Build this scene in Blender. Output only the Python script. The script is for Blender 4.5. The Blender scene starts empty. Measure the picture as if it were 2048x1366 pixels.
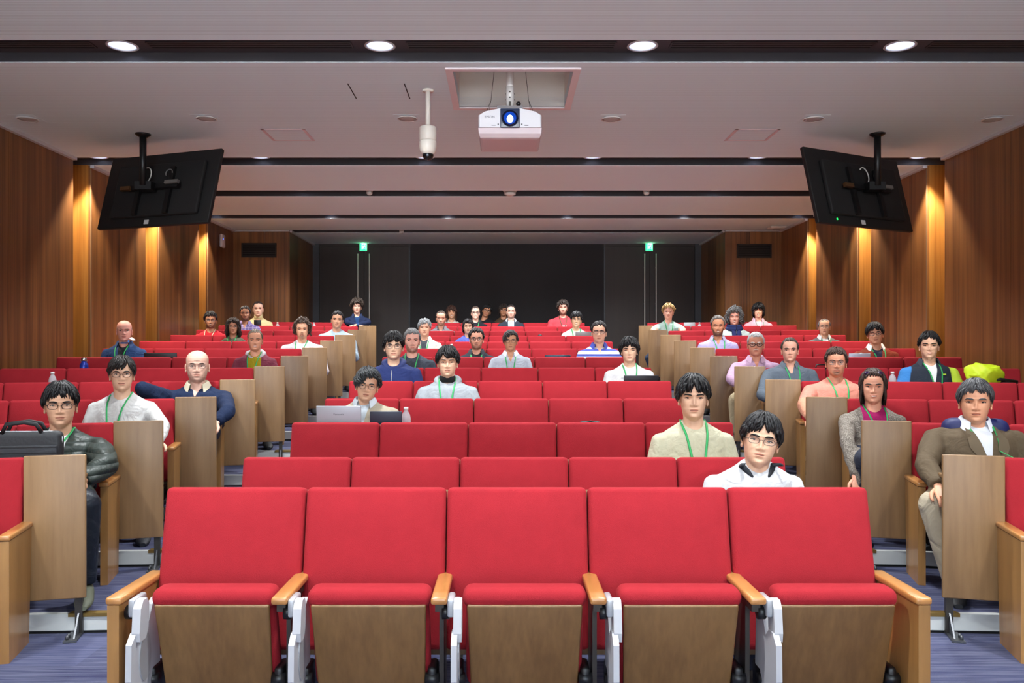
import bpy, bmesh, math, random
import numpy as np
from mathutils import Vector, Matrix, Euler
from mathutils.bvhtree import BVHTree

random.seed(7)
RNG = np.random.RandomState(11)
scn = bpy.context.scene
COL = scn.collection
PI = math.pi

# ------------------------------------------------------------------ camera
F_PX, VPX, VPY = 1650.0, 1009.0, 708.0        # focal length and vanishing point in pixels of the 2048 x 1366 frame
CAM = Vector((-0.0485, 0.0, 1.418))
cd = bpy.data.cameras.new('camera')
cam = bpy.data.objects.new('camera', cd)
COL.objects.link(cam)
cam.location = CAM
cam.rotation_euler = (PI / 2, 0, 0)
cd.sensor_width = 36.0
cd.lens = 36.0 * F_PX / 2048
cd.shift_x = (1024 - VPX) / 2048
cd.shift_y = (VPY - 683) / 2048
cd.clip_start = 0.05
scn.camera = cam

def at(px, py, y):
    """pixel of the photograph at depth y -> point in the hall"""
    return Vector((CAM.x + (px - VPX) / F_PX * y, y, CAM.z - (py - VPY) / F_PX * y))

# ------------------------------------------------------------------ world, exposure
w = bpy.data.worlds.new('world')
scn.world = w
w.use_nodes = True
w.node_tree.nodes['Background'].inputs[0].default_value = (0.5, 0.5, 0.55, 1)
w.node_tree.nodes['Background'].inputs[1].default_value = 0.05
scn.view_settings.view_transform = 'Standard'
scn.view_settings.look = 'None'
scn.view_settings.exposure = 0.32
scn.view_settings.gamma = 1.0
scn.view_settings.use_curve_mapping = False

CEIL = CAM.z + 2.15
# lamps: powers in watts
P_STAGE, P_FRONT, P_HALL, P_WASH, P_BOUNCE = 480.0, 270.0, 220.0, 210.0, 1300.0
SCREEN_GLOW = 5.0
COOL = (0.95, 0.985, 1.0)
WARM = (1.0, 0.89, 0.72)

def spot(name, loc, target, power, color, angle=120, blend=0.8, size=0.1, parent=None):
    l = bpy.data.lights.new(name, 'SPOT')
    l.energy = power
    l.color = color
    l.spot_size = math.radians(angle)
    l.spot_blend = blend
    l.shadow_soft_size = size
    o = bpy.data.objects.new(name, l)
    COL.objects.link(o)
    o.location = loc
    d = Vector(target) - Vector(loc)
    o.rotation_euler = d.to_track_quat('-Z', 'Y').to_euler()
    return o

# stage lighting of the hall front: a row of ceiling spots above and behind the photographer, aimed at the audience
STAGE = [(-2.7, 0.9), (-0.9, 0.9), (0.9, 0.9), (2.7, 0.9)]

# ------------------------------------------------------------------ helpers
def lin(c):
    return tuple(((v / 255.0) / 12.92 if v / 255.0 <= 0.04045 else ((v / 255.0 + 0.055) / 1.055) ** 2.4) for v in c)

MATS = {}
def nodes_of(m):
    m.use_nodes = True
    nt = m.node_tree
    return nt, nt.nodes, nt.links, nt.nodes['Principled BSDF']

def mat(name, rgb, rough=0.6, metal=0.0, spec=0.5, emit=None, estr=0.0, var=0.0, vscale=20.0, bump=0.0, bscale=200.0, sheen=0.0, alpha=1.0, trans=0.0):
    if name in MATS:
        return MATS[name]
    m = bpy.data.materials.new(name)
    nt, N, L, b = nodes_of(m)
    c = lin(rgb)
    b.inputs['Base Color'].default_value = (*c, 1)
    b.inputs['Roughness'].default_value = rough
    b.inputs['Metallic'].default_value = metal
    b.inputs['Specular IOR Level'].default_value = spec
    b.inputs['Alpha'].default_value = alpha
    b.inputs['Transmission Weight'].default_value = trans
    if sheen:
        b.inputs['Sheen Weight'].default_value = sheen
        b.inputs['Sheen Tint'].default_value = (*[min(1, v * 1.5 + .1) for v in c], 1)
    if emit:
        b.inputs['Emission Color'].default_value = (*lin(emit), 1)
        b.inputs['Emission Strength'].default_value = estr
    if var or bump:
        tc = N.new('ShaderNodeTexCoord')
    if var:
        n = N.new('ShaderNodeTexNoise'); n.inputs['Scale'].default_value = vscale; n.inputs['Detail'].default_value = 4
        L.new(tc.outputs['Object'], n.inputs['Vector'])
        mx = N.new('ShaderNodeMix'); mx.data_type = 'RGBA'
        mx.inputs[6].default_value = (*[max(0, v * (1 - var)) for v in c], 1)
        mx.inputs[7].default_value = (*[min(1, v * (1 + var)) for v in c], 1)
        L.new(n.outputs['Fac'], mx.inputs[0]); L.new(mx.outputs[2], b.inputs['Base Color'])
    if bump:
        n2 = N.new('ShaderNodeTexNoise'); n2.inputs['Scale'].default_value = bscale; n2.inputs['Detail'].default_value = 2
        L.new(tc.outputs['Object'], n2.inputs['Vector'])
        bp = N.new('ShaderNodeBump'); bp.inputs['Strength'].default_value = bump; bp.inputs['Distance'].default_value = 0.004
        L.new(n2.outputs['Fac'], bp.inputs['Height']); L.new(bp.outputs['Normal'], b.inputs['Normal'])
    MATS[name] = m
    return m

def wood(name, dark, light, rough=0.35, scale=(9, 9, 0.35), stripe=0.5, world=True, band=0.0, objvar=0.12, coat=0.0):
    """veneer with grain along Z (scale: how fast it changes along x, y, z)"""
    if name in MATS:
        return MATS[name]
    m = bpy.data.materials.new(name)
    nt, N, L, b = nodes_of(m)
    if world:
        g = N.new('ShaderNodeNewGeometry'); src = g.outputs['Position']
    else:
        g = N.new('ShaderNodeTexCoord'); src = g.outputs['Object']
    oi = N.new('ShaderNodeObjectInfo')
    mp = N.new('ShaderNodeVectorMath'); mp.operation = 'MULTIPLY'; mp.inputs[1].default_value = scale
    L.new(src, mp.inputs[0])
    off = N.new('ShaderNodeVectorMath'); off.operation = 'ADD'
    sc = N.new('ShaderNodeMath'); sc.operation = 'MULTIPLY'; sc.inputs[1].default_value = 37.0
    L.new(oi.outputs['Random'], sc.inputs[0])
    L.new(mp.outputs[0], off.inputs[0]); L.new(sc.outputs[0], off.inputs[1])
    n1 = N.new('ShaderNodeTexNoise'); n1.inputs['Scale'].default_value = 1.0; n1.inputs['Detail'].default_value = 5; n1.inputs['Roughness'].default_value = 0.62
    L.new(off.outputs[0], n1.inputs['Vector'])
    mp2 = N.new('ShaderNodeVectorMath'); mp2.operation = 'MULTIPLY'; mp2.inputs[1].default_value = (6, 6, 3)
    L.new(off.outputs[0], mp2.inputs[0])
    n2 = N.new('ShaderNodeTexNoise'); n2.inputs['Scale'].default_value = 1.0; n2.inputs['Detail'].default_value = 3
    L.new(mp2.outputs[0], n2.inputs['Vector'])
    add = N.new('ShaderNodeMath'); add.operation = 'MULTIPLY_ADD'; add.inputs[1].default_value = stripe
    L.new(n2.outputs['Fac'], add.inputs[0]); L.new(n1.outputs['Fac'], add.inputs[2])
    av = N.new('ShaderNodeMath'); av.operation = 'MULTIPLY_ADD'; av.inputs[1].default_value = objvar
    L.new(oi.outputs['Random'], av.inputs[0]); L.new(add.outputs[0], av.inputs[2])
    mr = N.new('ShaderNodeMapRange')
    mr.inputs[1].default_value = 0.36 + stripe * 0.4 + objvar * .5; mr.inputs[2].default_value = 0.64 + stripe * 0.6 + objvar * .5
    L.new(av.outputs[0], mr.inputs[0])
    mx = N.new('ShaderNodeMix'); mx.data_type = 'RGBA'
    mx.inputs[6].default_value = (*lin(dark), 1); mx.inputs[7].default_value = (*lin(light), 1)
    L.new(mr.outputs[0], mx.inputs[0]); L.new(mx.outputs[2], b.inputs['Base Color'])
    b.inputs['Roughness'].default_value = rough
    b.inputs['Coat Weight'].default_value = coat
    b.inputs['Coat Roughness'].default_value = 0.2
    MATS[name] = m
    return m

class MB:
    """collects shapes; build() links them as ONE mesh object"""
    def __init__(s):
        s.v = []; s.f = []; s.m = []; s.sm = []; s.mi = 0; s.smooth = False
    def add(s, vs, fs, smooth=None):
        o = len(s.v)
        s.v.extend([tuple(v) for v in vs])
        s.f.extend([tuple(i + o for i in f) for f in fs])
        s.m.extend([s.mi] * len(fs))
        s.sm.extend([s.smooth if smooth is None else smooth] * len(fs))
        return s
    def box(s, c, d, M=None):
        x, y, z = [k / 2 for k in d]
        vs = [Vector((sx * x, sy * y, sz * z)) for sx in (-1, 1) for sy in (-1, 1) for sz in (-1, 1)]
        if M is not None:
            vs = [M @ v for v in vs]
        vs = [v + Vector(c) for v in vs]
        return s.add(vs, [(0, 1, 3, 2), (4, 6, 7, 5), (0, 4, 5, 1), (2, 3, 7, 6), (0, 2, 6, 4), (1, 5, 7, 3)], False)
    def span(s, a, b):
        return s.box([(p + q) / 2 for p, q in zip(a, b)], [abs(q - p) for p, q in zip(a, b)])
    def rbox(s, c, d, r, k=3, n=1, M=None, crown=None):
        """box with rounded edges; crown(p) may bulge it"""
        h = [q / 2 for q in d]
        def axis(hh, rr):
            e = [-hh + rr * (1 - math.cos(PI / 2 * i / k)) for i in range(k + 1)]
            mid = [(-hh + rr) + (2 * (hh - rr)) * i / (n + 1) for i in range(1, n + 1)]
            return e + mid + [-q for q in reversed(e)]
        rr = min(r, min(h) * 0.999)
        ax = [axis(h[i], rr) for i in range(3)]
        seen = {}; vs = []; fs = []
        def vid(p):
            key = tuple(round(q, 6) for q in p)
            if key not in seen:
                q = Vector(p)
                inn = Vector([max(-(h[i] - rr), min(h[i] - rr, p[i])) for i in range(3)])
                dd = q - inn
                if dd.length > 1e-9:
                    q = inn + dd.normalized() * rr
                if crown:
                    q = crown(q)
                if M is not None:
                    q = M @ q
                seen[key] = len(vs); vs.append(q + Vector(c))
            return seen[key]
        for a in range(3):
            b_, c_ = (a + 1) % 3, (a + 2) % 3
            for sg in (-1, 1):
                A, B = ax[b_], ax[c_]
                for i in range(len(A) - 1):
                    for j in range(len(B) - 1):
                        q = []
                        for (u, v) in ((A[i], B[j]), (A[i + 1], B[j]), (A[i + 1], B[j + 1]), (A[i], B[j + 1])):
                            p = [0, 0, 0]; p[a] = sg * h[a]; p[b_] = u; p[c_] = v
                            q.append(vid(p))
                        if len(set(q)) > 2:
                            fs.append(tuple(q if sg > 0 else reversed(q)))
        return s.add(vs, fs, True)
    def tube(s, pts, rad, n=8, cap=True, flat=None, smooth=True):
        """tube through pts; rad number or list; flat=(direction, ratio) squashes"""
        pts = [Vector(p) for p in pts]
        if not hasattr(rad, '__len__'):
            rad = [rad] * len(pts)
        vs = []; fs = []
        up = None
        for i, p in enumerate(pts):
            t = (pts[min(i + 1, len(pts) - 1)] - pts[max(i - 1, 0)])
            t = t.normalized() if t.length > 1e-9 else Vector((0, 0, 1))
            if up is None:
                up = Vector((0, 0, 1)) if abs(t.z) < 0.9 else Vector((0, 1, 0))
                if flat: up = Vector(flat[0])
            sd = t.cross(up)
            if sd.length < 1e-6: sd = t.orthogonal()
            sd.normalize(); u2 = sd.cross(t).normalized()
            if not flat: up = u2
            fr = flat[1] if flat else 1.0
            for k in range(n):
                a = 2 * PI * k / n
                vs.append(p + sd * (math.cos(a) * rad[i]) + u2 * (math.sin(a) * rad[i] * fr))
        for i in range(len(pts) - 1):
            for k in range(n):
                a, b = i * n + k, i * n + (k + 1) % n
                fs.append((a, b, b + n, a + n))
        if cap:
            fs.append(tuple(reversed(range(n)))); fs.append(tuple(range((len(pts) - 1) * n, len(pts) * n)))
        return s.add(vs, fs, smooth)
    def lathe(s, prof, n=24, c=(0, 0, 0), M=None, smooth=True, sx=1, sy=1, cap=True):
        vs = []; fs = []
        for (r, z) in prof:
            for k in range(n):
                a = 2 * PI * k / n
                v = Vector((r * math.cos(a) * sx, r * math.sin(a) * sy, z))
                if M is not None: v = M @ v
                vs.append(v + Vector(c))
        for i in range(len(prof) - 1):
            for k in range(n):
                a, b = i * n + k, i * n + (k + 1) % n
                fs.append((a, b, b + n, a + n))
        if not cap: return s.add(vs, fs, smooth)
        if prof[0][0] > 1e-6: fs.append(tuple(reversed(range(n))))
        if prof[-1][0] > 1e-6: fs.append(tuple(range((len(prof) - 1) * n, len(prof) * n)))
        return s.add(vs, fs, smooth)
    def ell(s, c, r, n=12, m=8, M=None):
        vs = []; fs = []
        for i in range(m + 1):
            th = PI * i / m
            for k in range(n):
                a = 2 * PI * k / n
                v = Vector((r[0] * math.sin(th) * math.cos(a), r[1] * math.sin(th) * math.sin(a), r[2] * math.cos(th)))
                if M is not None: v = M @ v
                vs.append(v + Vector(c))
        for i in range(m):
            for k in range(n):
                a, b = i * n + k, i * n + (k + 1) % n
                fs.append((a + n, b + n, b, a))
        return s.add(vs, fs, True)
    def prism(s, poly, ax, lo, hi, smooth=False):
        """polygon (2D) extruded along axis ax from lo to hi; poly coords are the two other axes in order"""
        n = len(poly); vs = []
        for d in (lo, hi):
            for (u, v) in poly:
                p = [u, v]; p.insert(ax, d); vs.append(p)
        fs = [tuple(range(n - 1, -1, -1)), tuple(range(n, 2 * n))]
        fs += [(i, (i + 1) % n, (i + 1) % n + n, i + n) for i in range(n)]
        return s.add(vs, fs, smooth)
    def grid(s, P, closed=False, smooth=True):
        R, C = len(P), len(P[0])
        vs = [p for row in P for p in row]; fs = []
        for i in range(R - 1):
            for j in range(C if closed else C - 1):
                a = i * C + j; b = i * C + (j + 1) % C
                fs.append((a, b, b + C, a + C))
        return s.add(vs, fs, smooth)
    def mesh(s, name, mats):
        me = bpy.data.meshes.new(name)
        me.from_pydata(s.v, [], s.f)
        for m in (mats if isinstance(mats, (list, tuple)) else [mats]):
            me.materials.append(m)
        me.polygons.foreach_set('material_index', s.m)
        me.polygons.foreach_set('use_smooth', s.sm)
        bm = bmesh.new(); bm.from_mesh(me); bmesh.ops.recalc_face_normals(bm, faces=bm.faces); bm.to_mesh(me); bm.free()
        me.update()
        return me
    def build(s, name, mats, parent=None):
        return link(name, s.mesh(name, mats), parent)

def link(name, me, parent=None):
    o = bpy.data.objects.new(name, me)
    COL.objects.link(o)
    if parent is not None: o.parent = parent
    return o

def tag(o, label=None, cat=None, group=None, kind=None):
    if label: o['label'] = label
    if cat: o['category'] = cat
    if group: o['group'] = group
    if kind: o['kind'] = kind
    return o

def thing(name, label, cat, loc=(0, 0, 0), rz=0.0, group=None):
    o = bpy.data.objects.new(name, None)
    o.empty_display_size = 0.1
    COL.objects.link(o)
    o.location = loc
    o.rotation_euler = (0, 0, rz)
    return tag(o, label, cat, group)

def struct(name, mb, m, parent=None):
    o = mb.build(name, m, parent)
    if parent is None: o['kind'] = 'structure'
    return o

def text_mesh(name, body, size, m, parent, loc, rot, extrude=0.0006, align='CENTER'):
    cu = bpy.data.curves.new(name, 'FONT')
    cu.body = body; cu.size = size; cu.extrude = extrude; cu.align_x = align; cu.align_y = 'CENTER'; cu.resolution_u = 2
    t = bpy.data.objects.new(name, cu); COL.objects.link(t)
    dg = bpy.context.evaluated_depsgraph_get()
    me = bpy.data.meshes.new_from_object(t.evaluated_get(dg))
    bpy.data.objects.remove(t); bpy.data.curves.remove(cu)
    me.materials.clear(); me.materials.append(m)
    o = link(name, me, parent)
    o.location = loc; o.rotation_euler = rot
    return o

ORD = ['zeroth', 'first', 'second', 'third', 'fourth', 'fifth', 'sixth', 'seventh', 'eighth', 'ninth', 'tenth', 'eleventh', 'twelfth', 'thirteenth', 'fourteenth']

# ------------------------------------------------------------------ materials
M_RED = mat('red_fabric', (154, 33, 42), 0.9, spec=0.2, var=0.10, vscale=14, bump=0.35, bscale=420, sheen=0.12)
M_BOARD = wood('board_veneer', (126, 95, 62), (150, 116, 78), 0.42, (7, 7, 0.9), 0.35, world=False)
M_PAN = wood('seat_pan_veneer', (104, 73, 40), (124, 90, 52), 0.45, (10, 10, 2.5), 0.5, world=False)
M_ARM = wood('armrest_wood', (168, 114, 60), (188, 132, 74), 0.28, (14, 3, 14), 0.3, world=False, coat=0.5)
M_SIDE = wood('arm_panel_veneer', (146, 104, 56), (168, 122, 68), 0.35, (9, 9, 1.2), 0.3, world=False, coat=0.3)
M_BLACK = mat('black_plastic', (18, 18, 20), 0.4)
M_STEEL = mat('grey_steel', (96, 98, 102), 0.4, 0.7)
M_DARKMET = mat('dark_metal', (62, 58, 54), 0.45, 0.6)
M_WHITEPL = mat('white_plastic', (184, 184, 188), 0.35)
M_SILVER = mat('silver_grey', (168, 170, 174), 0.35, 0.3)
M_CHROME = mat('chrome', (200, 200, 205), 0.2, 1.0)

# ------------------------------------------------------------------ layout of the rows
PITCH, SEAT_W, RISE = 0.94, 0.545, 0.097
TILT = math.radians(14)
X_END = {'L': -2.45, 'R': 2.45}
def row_y(i): return 3.2 + PITCH * (i - 1)
def row_f(i): return max(0.0, RISE * (i - 2))
def frame(block, i):
    """(origin, angle) of a row: local x along the row, local -y to the stage"""
    if block == 'C':
        return Vector((0, row_y(i), row_f(i))), 0.0
    return Vector((X_END[block], row_y(i), row_f(i))), (TILT if block == 'L' else -TILT)
def line_y(block, i, x):
    """depth of the backrest top line of a row at hall x"""
    if block == 'C': return row_y(i)
    return row_y(i) - (abs(x - X_END[block])) * math.tan(TILT) * (1 if (abs(x) > abs(X_END[block])) else -1)

# ------------------------------------------------------------------ floor
def carpet():
    m = bpy.data.materials.new('blue_carpet')
    nt, N, L, b = nodes_of(m)
    g = N.new('ShaderNodeNewGeometry')
    br = N.new('ShaderNodeTexBrick')
    br.offset = 0.5; br.inputs['Scale'].default_value = 1.0
    br.inputs['Brick Width'].default_value = 1.0; br.inputs['Row Height'].default_value = 0.25
    br.inputs['Mortar Size'].default_value = 0.0; br.inputs['Bias'].default_value = 0.0
    br.inputs['Color1'].default_value = (*lin((36, 39, 76)), 1); br.inputs['Color2'].default_value = (*lin((58, 63, 100)), 1)
    L.new(g.outputs['Position'], br.inputs['Vector'])
    mp = N.new('ShaderNodeVectorMath'); mp.operation = 'MULTIPLY'; mp.inputs[1].default_value = (3, 60, 3)
    L.new(g.outputs['Position'], mp.inputs[0])
    n = N.new('ShaderNodeTexNoise'); n.inputs['Scale'].default_value = 1.0; n.inputs['Detail'].default_value = 5
    L.new(mp.outputs[0], n.inputs['Vector'])
    mr = N.new('ShaderNodeMapRange'); mr.inputs[1].default_value = 0.35; mr.inputs[2].default_value = 0.68
    L.new(n.outputs['Fac'], mr.inputs[0])
    mx = N.new('ShaderNodeMix'); mx.data_type = 'RGBA'
    mx.inputs[7].default_value = (*lin((96, 99, 122)), 1)
    L.new(mr.outputs[0], mx.inputs[0]); L.new(br.outputs['Color'], mx.inputs[6])
    mx2 = N.new('ShaderNodeMix'); mx2.data_type = 'RGBA'; mx2.inputs[0].default_value = 0.8
    L.new(br.outputs['Color'], mx2.inputs[6]); L.new(mx.outputs[2], mx2.inputs[7])
    L.new(mx2.outputs[2], b.inputs['Base Color'])
    b.inputs['Roughness'].default_value = 0.95
    n3 = N.new('ShaderNodeTexNoise'); n3.inputs['Scale'].default_value = 350
    L.new(g.outputs['Position'], n3.inputs['Vector'])
    bp = N.new('ShaderNodeBump'); bp.inputs['Strength'].default_value = 0.5; bp.inputs['Distance'].default_value = 0.004
    L.new(n3.outputs['Fac'], bp.inputs['Height']); L.new(bp.outputs['Normal'], b.inputs['Normal'])
    return m
M_CARPET = carpet()
M_RISER = mat('riser_metal', (196, 198, 196), 0.55, var=0.10, vscale=9)
M_BRASS = mat('brass_nosing', (128, 104, 56), 0.4, 0.5)
M_GAP = mat('black_gap', (12, 12, 13), 0.8)

XS_FL = [-5.2, -2.45, -1.6, 1.6, 2.45, 5.2]
def riser_y(i, x):
    y = row_y(i) + .085
    if x <= -2.45: return y - (-2.45 - x) * math.tan(TILT) - 0.08 * 0.6
    if x < -1.6: return y - (-1.6 - x) * 0.06
    if x >= 2.45: return y - (x - 2.45) * math.tan(TILT) - 0.08 * 0.6
    if x > 1.6: return y - (x - 1.6) * 0.06
    return y
mb = MB()
LAST = 13
for t in range(2, LAST + 1):           # tread t carries row t; from riser t-1 to riser t
    z = row_f(t)
    for a, b in zip(XS_FL[:-1], XS_FL[1:]):
        ya = -5.0 if t == 2 else riser_y(t - 1, a); yb = -5.0 if t == 2 else riser_y(t - 1, b)
        y2, y3 = (riser_y(t, b), riser_y(t, a)) if t < LAST else (16.6, 16.6)
        mb.add([(a, ya, z), (b, yb, z), (b, y2, z), (a, y3, z)], [(0, 1, 2, 3)])
floor = struct('floor', mb, M_CARPET)
for t in range(2, LAST):
    mb = MB(); z0, z1 = row_f(t), row_f(t + 1)
    for a, b in zip(XS_FL[:-1], XS_FL[1:]):
        ya, yb = riser_y(t, a), riser_y(t, b)
        mb.mi = 0
        mb.add([(a, ya, z0 + .014), (b, yb, z0 + .014), (b, yb, z1), (a, ya, z1)], [(0, 1, 2, 3)])
        mb.add([(a, ya, z1), (b, yb, z1), (b, yb + .03, z1 + .002), (a, ya + .03, z1 + .002)], [(0, 1, 2, 3)])
        mb.mi = 1
        mb.add([(a, ya + .004, z0), (b, yb + .004, z0), (b, yb, z0 + .014), (a, ya, z0 + .014)], [(0, 1, 2, 3)])
    mb.build('riser', [M_RISER, M_GAP], floor)
    for (a, b) in ((-2.26, -1.44), (1.44, 2.26)):
        mb = MB()
        ya, yb = riser_y(t, a) - .006, riser_y(t, b) - .006
        mb.add([(a, ya, z1 - .012), (b, yb, z1 - .012), (b, yb, z1 + .006), (a, ya, z1 + .006),
                (a, ya + .05, z1 + .006), (b, yb + .05, z1 + .006)], [(0, 1, 2, 3), (3, 2, 5, 4)])
        mb.build('step_nosing', M_BRASS, floor)

# ------------------------------------------------------------------ ceiling
def ceil_mat():
    m = bpy.data.materials.new('ribbed_ceiling_board')
    nt, N, L, b = nodes_of(m)
    g = N.new('ShaderNodeNewGeometry'); sp = N.new('ShaderNodeSeparateXYZ')
    L.new(g.outputs['Position'], sp.inputs[0])
    a = N.new('ShaderNodeMath'); a.operation = 'MULTIPLY'; a.inputs[1].default_value = 2 * PI / 0.024
    L.new(sp.outputs['Y'], a.inputs[0])
    s = N.new('ShaderNodeMath'); s.operation = 'SINE'; L.new(a.outputs[0], s.inputs[0])
    mr = N.new('ShaderNodeMapRange'); mr.inputs[1].default_value = 0.3; mr.inputs[2].default_value = 0.9
    L.new(s.outputs[0], mr.inputs[0])
    mx = N.new('ShaderNodeMix'); mx.data_type = 'RGBA'
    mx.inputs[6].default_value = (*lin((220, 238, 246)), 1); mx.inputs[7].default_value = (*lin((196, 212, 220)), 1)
    L.new(mr.outputs[0], mx.inputs[0]); L.new(mx.outputs[2], b.inputs['Base Color'])
    b.inputs['Roughness'].default_value = 0.85
    return m
M_CEIL = ceil_mat()
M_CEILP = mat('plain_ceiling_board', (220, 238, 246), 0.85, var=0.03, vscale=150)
M_SLOT = mat('dark_slot', (58, 56, 62), 0.6)
M_TRIMC = mat('ceiling_edge_trim', (188, 188, 192), 0.5)
WX = 4.77
CH = [(2.35, 2.75), (5.65, 6.08), (9.03, 9.40), (10.85, 11.25), (12.75, 13.10), (14.30, 14.64)]
CH_D = 0.07
Y_BACK = 16.12
HOLE = (-0.44, 0.473, 6.25, 7.18)          # projector recess x0 x1 y0 y1
edges = [-5.0] + [v for c in CH for v in c] + [Y_BACK + .3]
ceiling = None
for k in range(0, len(edges), 2):
    y0, y1 = edges[k], edges[k + 1]
    lip = 0.09
    mb = MB()
    T = 0.09
    if k == 4:
        x0, x1, h0, h1 = HOLE
        mb.span((-5.2, y0 + lip, CEIL), (x0, y1 - lip, CEIL + T)); mb.span((x1, y0 + lip, CEIL), (5.2, y1 - lip, CEIL + T))
        mb.span((x0, y0 + lip, CEIL), (x1, h0, CEIL + T)); mb.span((x0, h1, CEIL), (x1, y1 - lip, CEIL + T))
    else:
        mb.span((-5.2, y0 + lip, CEIL), (5.2, y1 - lip, CEIL + T))
    if ceiling is None:
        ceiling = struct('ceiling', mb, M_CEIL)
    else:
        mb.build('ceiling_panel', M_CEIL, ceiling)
    mb = MB()
    mb.span((-5.2, y0, CEIL), (5.2, y0 + lip, CEIL + T)); mb.span((-5.2, y1 - lip, CEIL), (5.2, y1, CEIL + T))
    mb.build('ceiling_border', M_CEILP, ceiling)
XL4 = (-2.8, -.945, .945, 2.8)
XL6 = (-4.62, -2.8, -.945, .945, 2.8, 4.62)
SETS = [(2.62, XL4), (5.94, XL4), (9.27, XL6), (11.09, XL6), (12.98, XL6), (0, ())]
R = 0.108
def holed_plate(mb, y0, y1, z, xs, yc, r, n=32):
    """flat strip with a round hole at every x of xs"""
    cur = -5.2
    for x in xs:
        a, b = x - .16, x + .16
        mb.add([(cur, y0, z), (a, y0, z), (a, y1, z), (cur, y1, z)], [(0, 1, 2, 3)])
        ring, outer = [], []
        for k in range(n):
            t = 2 * PI * (k + .5) / n; c, s_ = math.cos(t), math.sin(t)
            ring.append((x + r * c, yc + r * s_, z))
            k1 = min([q for q in (((b - x) / c if c > 0 else (a - x) / c) if abs(c) > 1e-6 else 9, ((y1 - yc) / s_ if s_ > 0 else (y0 - yc) / s_) if abs(s_) > 1e-6 else 9)])
            outer.append((x + k1 * c, yc + k1 * s_, z))
        mb.add(ring + outer, [(k, (k + 1) % n, (k + 1) % n + n, k + n) for k in range(n)])
        for (cx, cy) in ((a, y0), (b, y0), (b, y1), (a, y1)):      # corner slivers
            ds = sorted(range(n), key=lambda k: (outer[k][0] - cx) ** 2 + (outer[k][1] - cy) ** 2)[:2]
            mb.add([(cx, cy, z), outer[ds[0]], outer[ds[1]]], [(0, 1, 2)])
        cur = b
    mb.add([(cur, y0, z), (5.2, y0, z), (5.2, y1, z), (cur, y1, z)], [(0, 1, 2, 3)])
for (y0, y1), (yc, xs) in zip(CH, SETS):
    mb = MB()
    holed_plate(mb, y0, y1, CEIL + CH_D, xs, yc, R - .004)
    mb.span((-5.2, y1 - .004, CEIL + .003), (5.2, y1 + .002, CEIL + CH_D)); mb.span((-5.2, y0 - .002, CEIL + .003), (5.2, y0 + .004, CEIL + CH_D))
    mb.build('ceiling_channel', M_SLOT, ceiling)
mb = MB(); mb.span((-5.3, -5.2, CEIL + .62), (5.3, Y_BACK + .4, CEIL + .66)); mb.build('roof_slab', M_GAP, ceiling)
# recess box of the projector
x0, x1, h0, h1 = HOLE
M_RECESS = mat('recess_paint', (232, 230, 226), 0.8)
M_PINKTRIM = mat('recess_trim', (222, 208, 212), 0.6)
mb = MB(); H = 0.5
mb.span((x0 - .02, h0 - .02, CEIL), (x0, h1 + .02, CEIL + H)); mb.span((x1, h0 - .02, CEIL), (x1 + .02, h1 + .02, CEIL + H))
mb.span((x0 - .02, h0 - .02, CEIL), (x1 + .02, h0, CEIL + H)); mb.span((x0 - .02, h1, CEIL), (x1 + .02, h1 + .02, CEIL + H))
mb.span((x0 - .02, h0 - .02, CEIL + H), (x1 + .02, h1 + .02, CEIL + H + .02))
mb.build('projector_recess', M_RECESS, ceiling)
mb = MB(); fw = 0.055
for (a, b) in (((x0 - fw, h0 - fw), (x0, h1 + fw)), ((x1, h0 - fw), (x1 + fw, h1 + fw)), ((x0, h0 - fw), (x1, h0)), ((x0, h1), (x1, h1 + fw))):
    mb.span((*a, CEIL - .012), (*b, CEIL + .004))
mb.build('recess_frame', M_PINKTRIM, ceiling)

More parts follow.
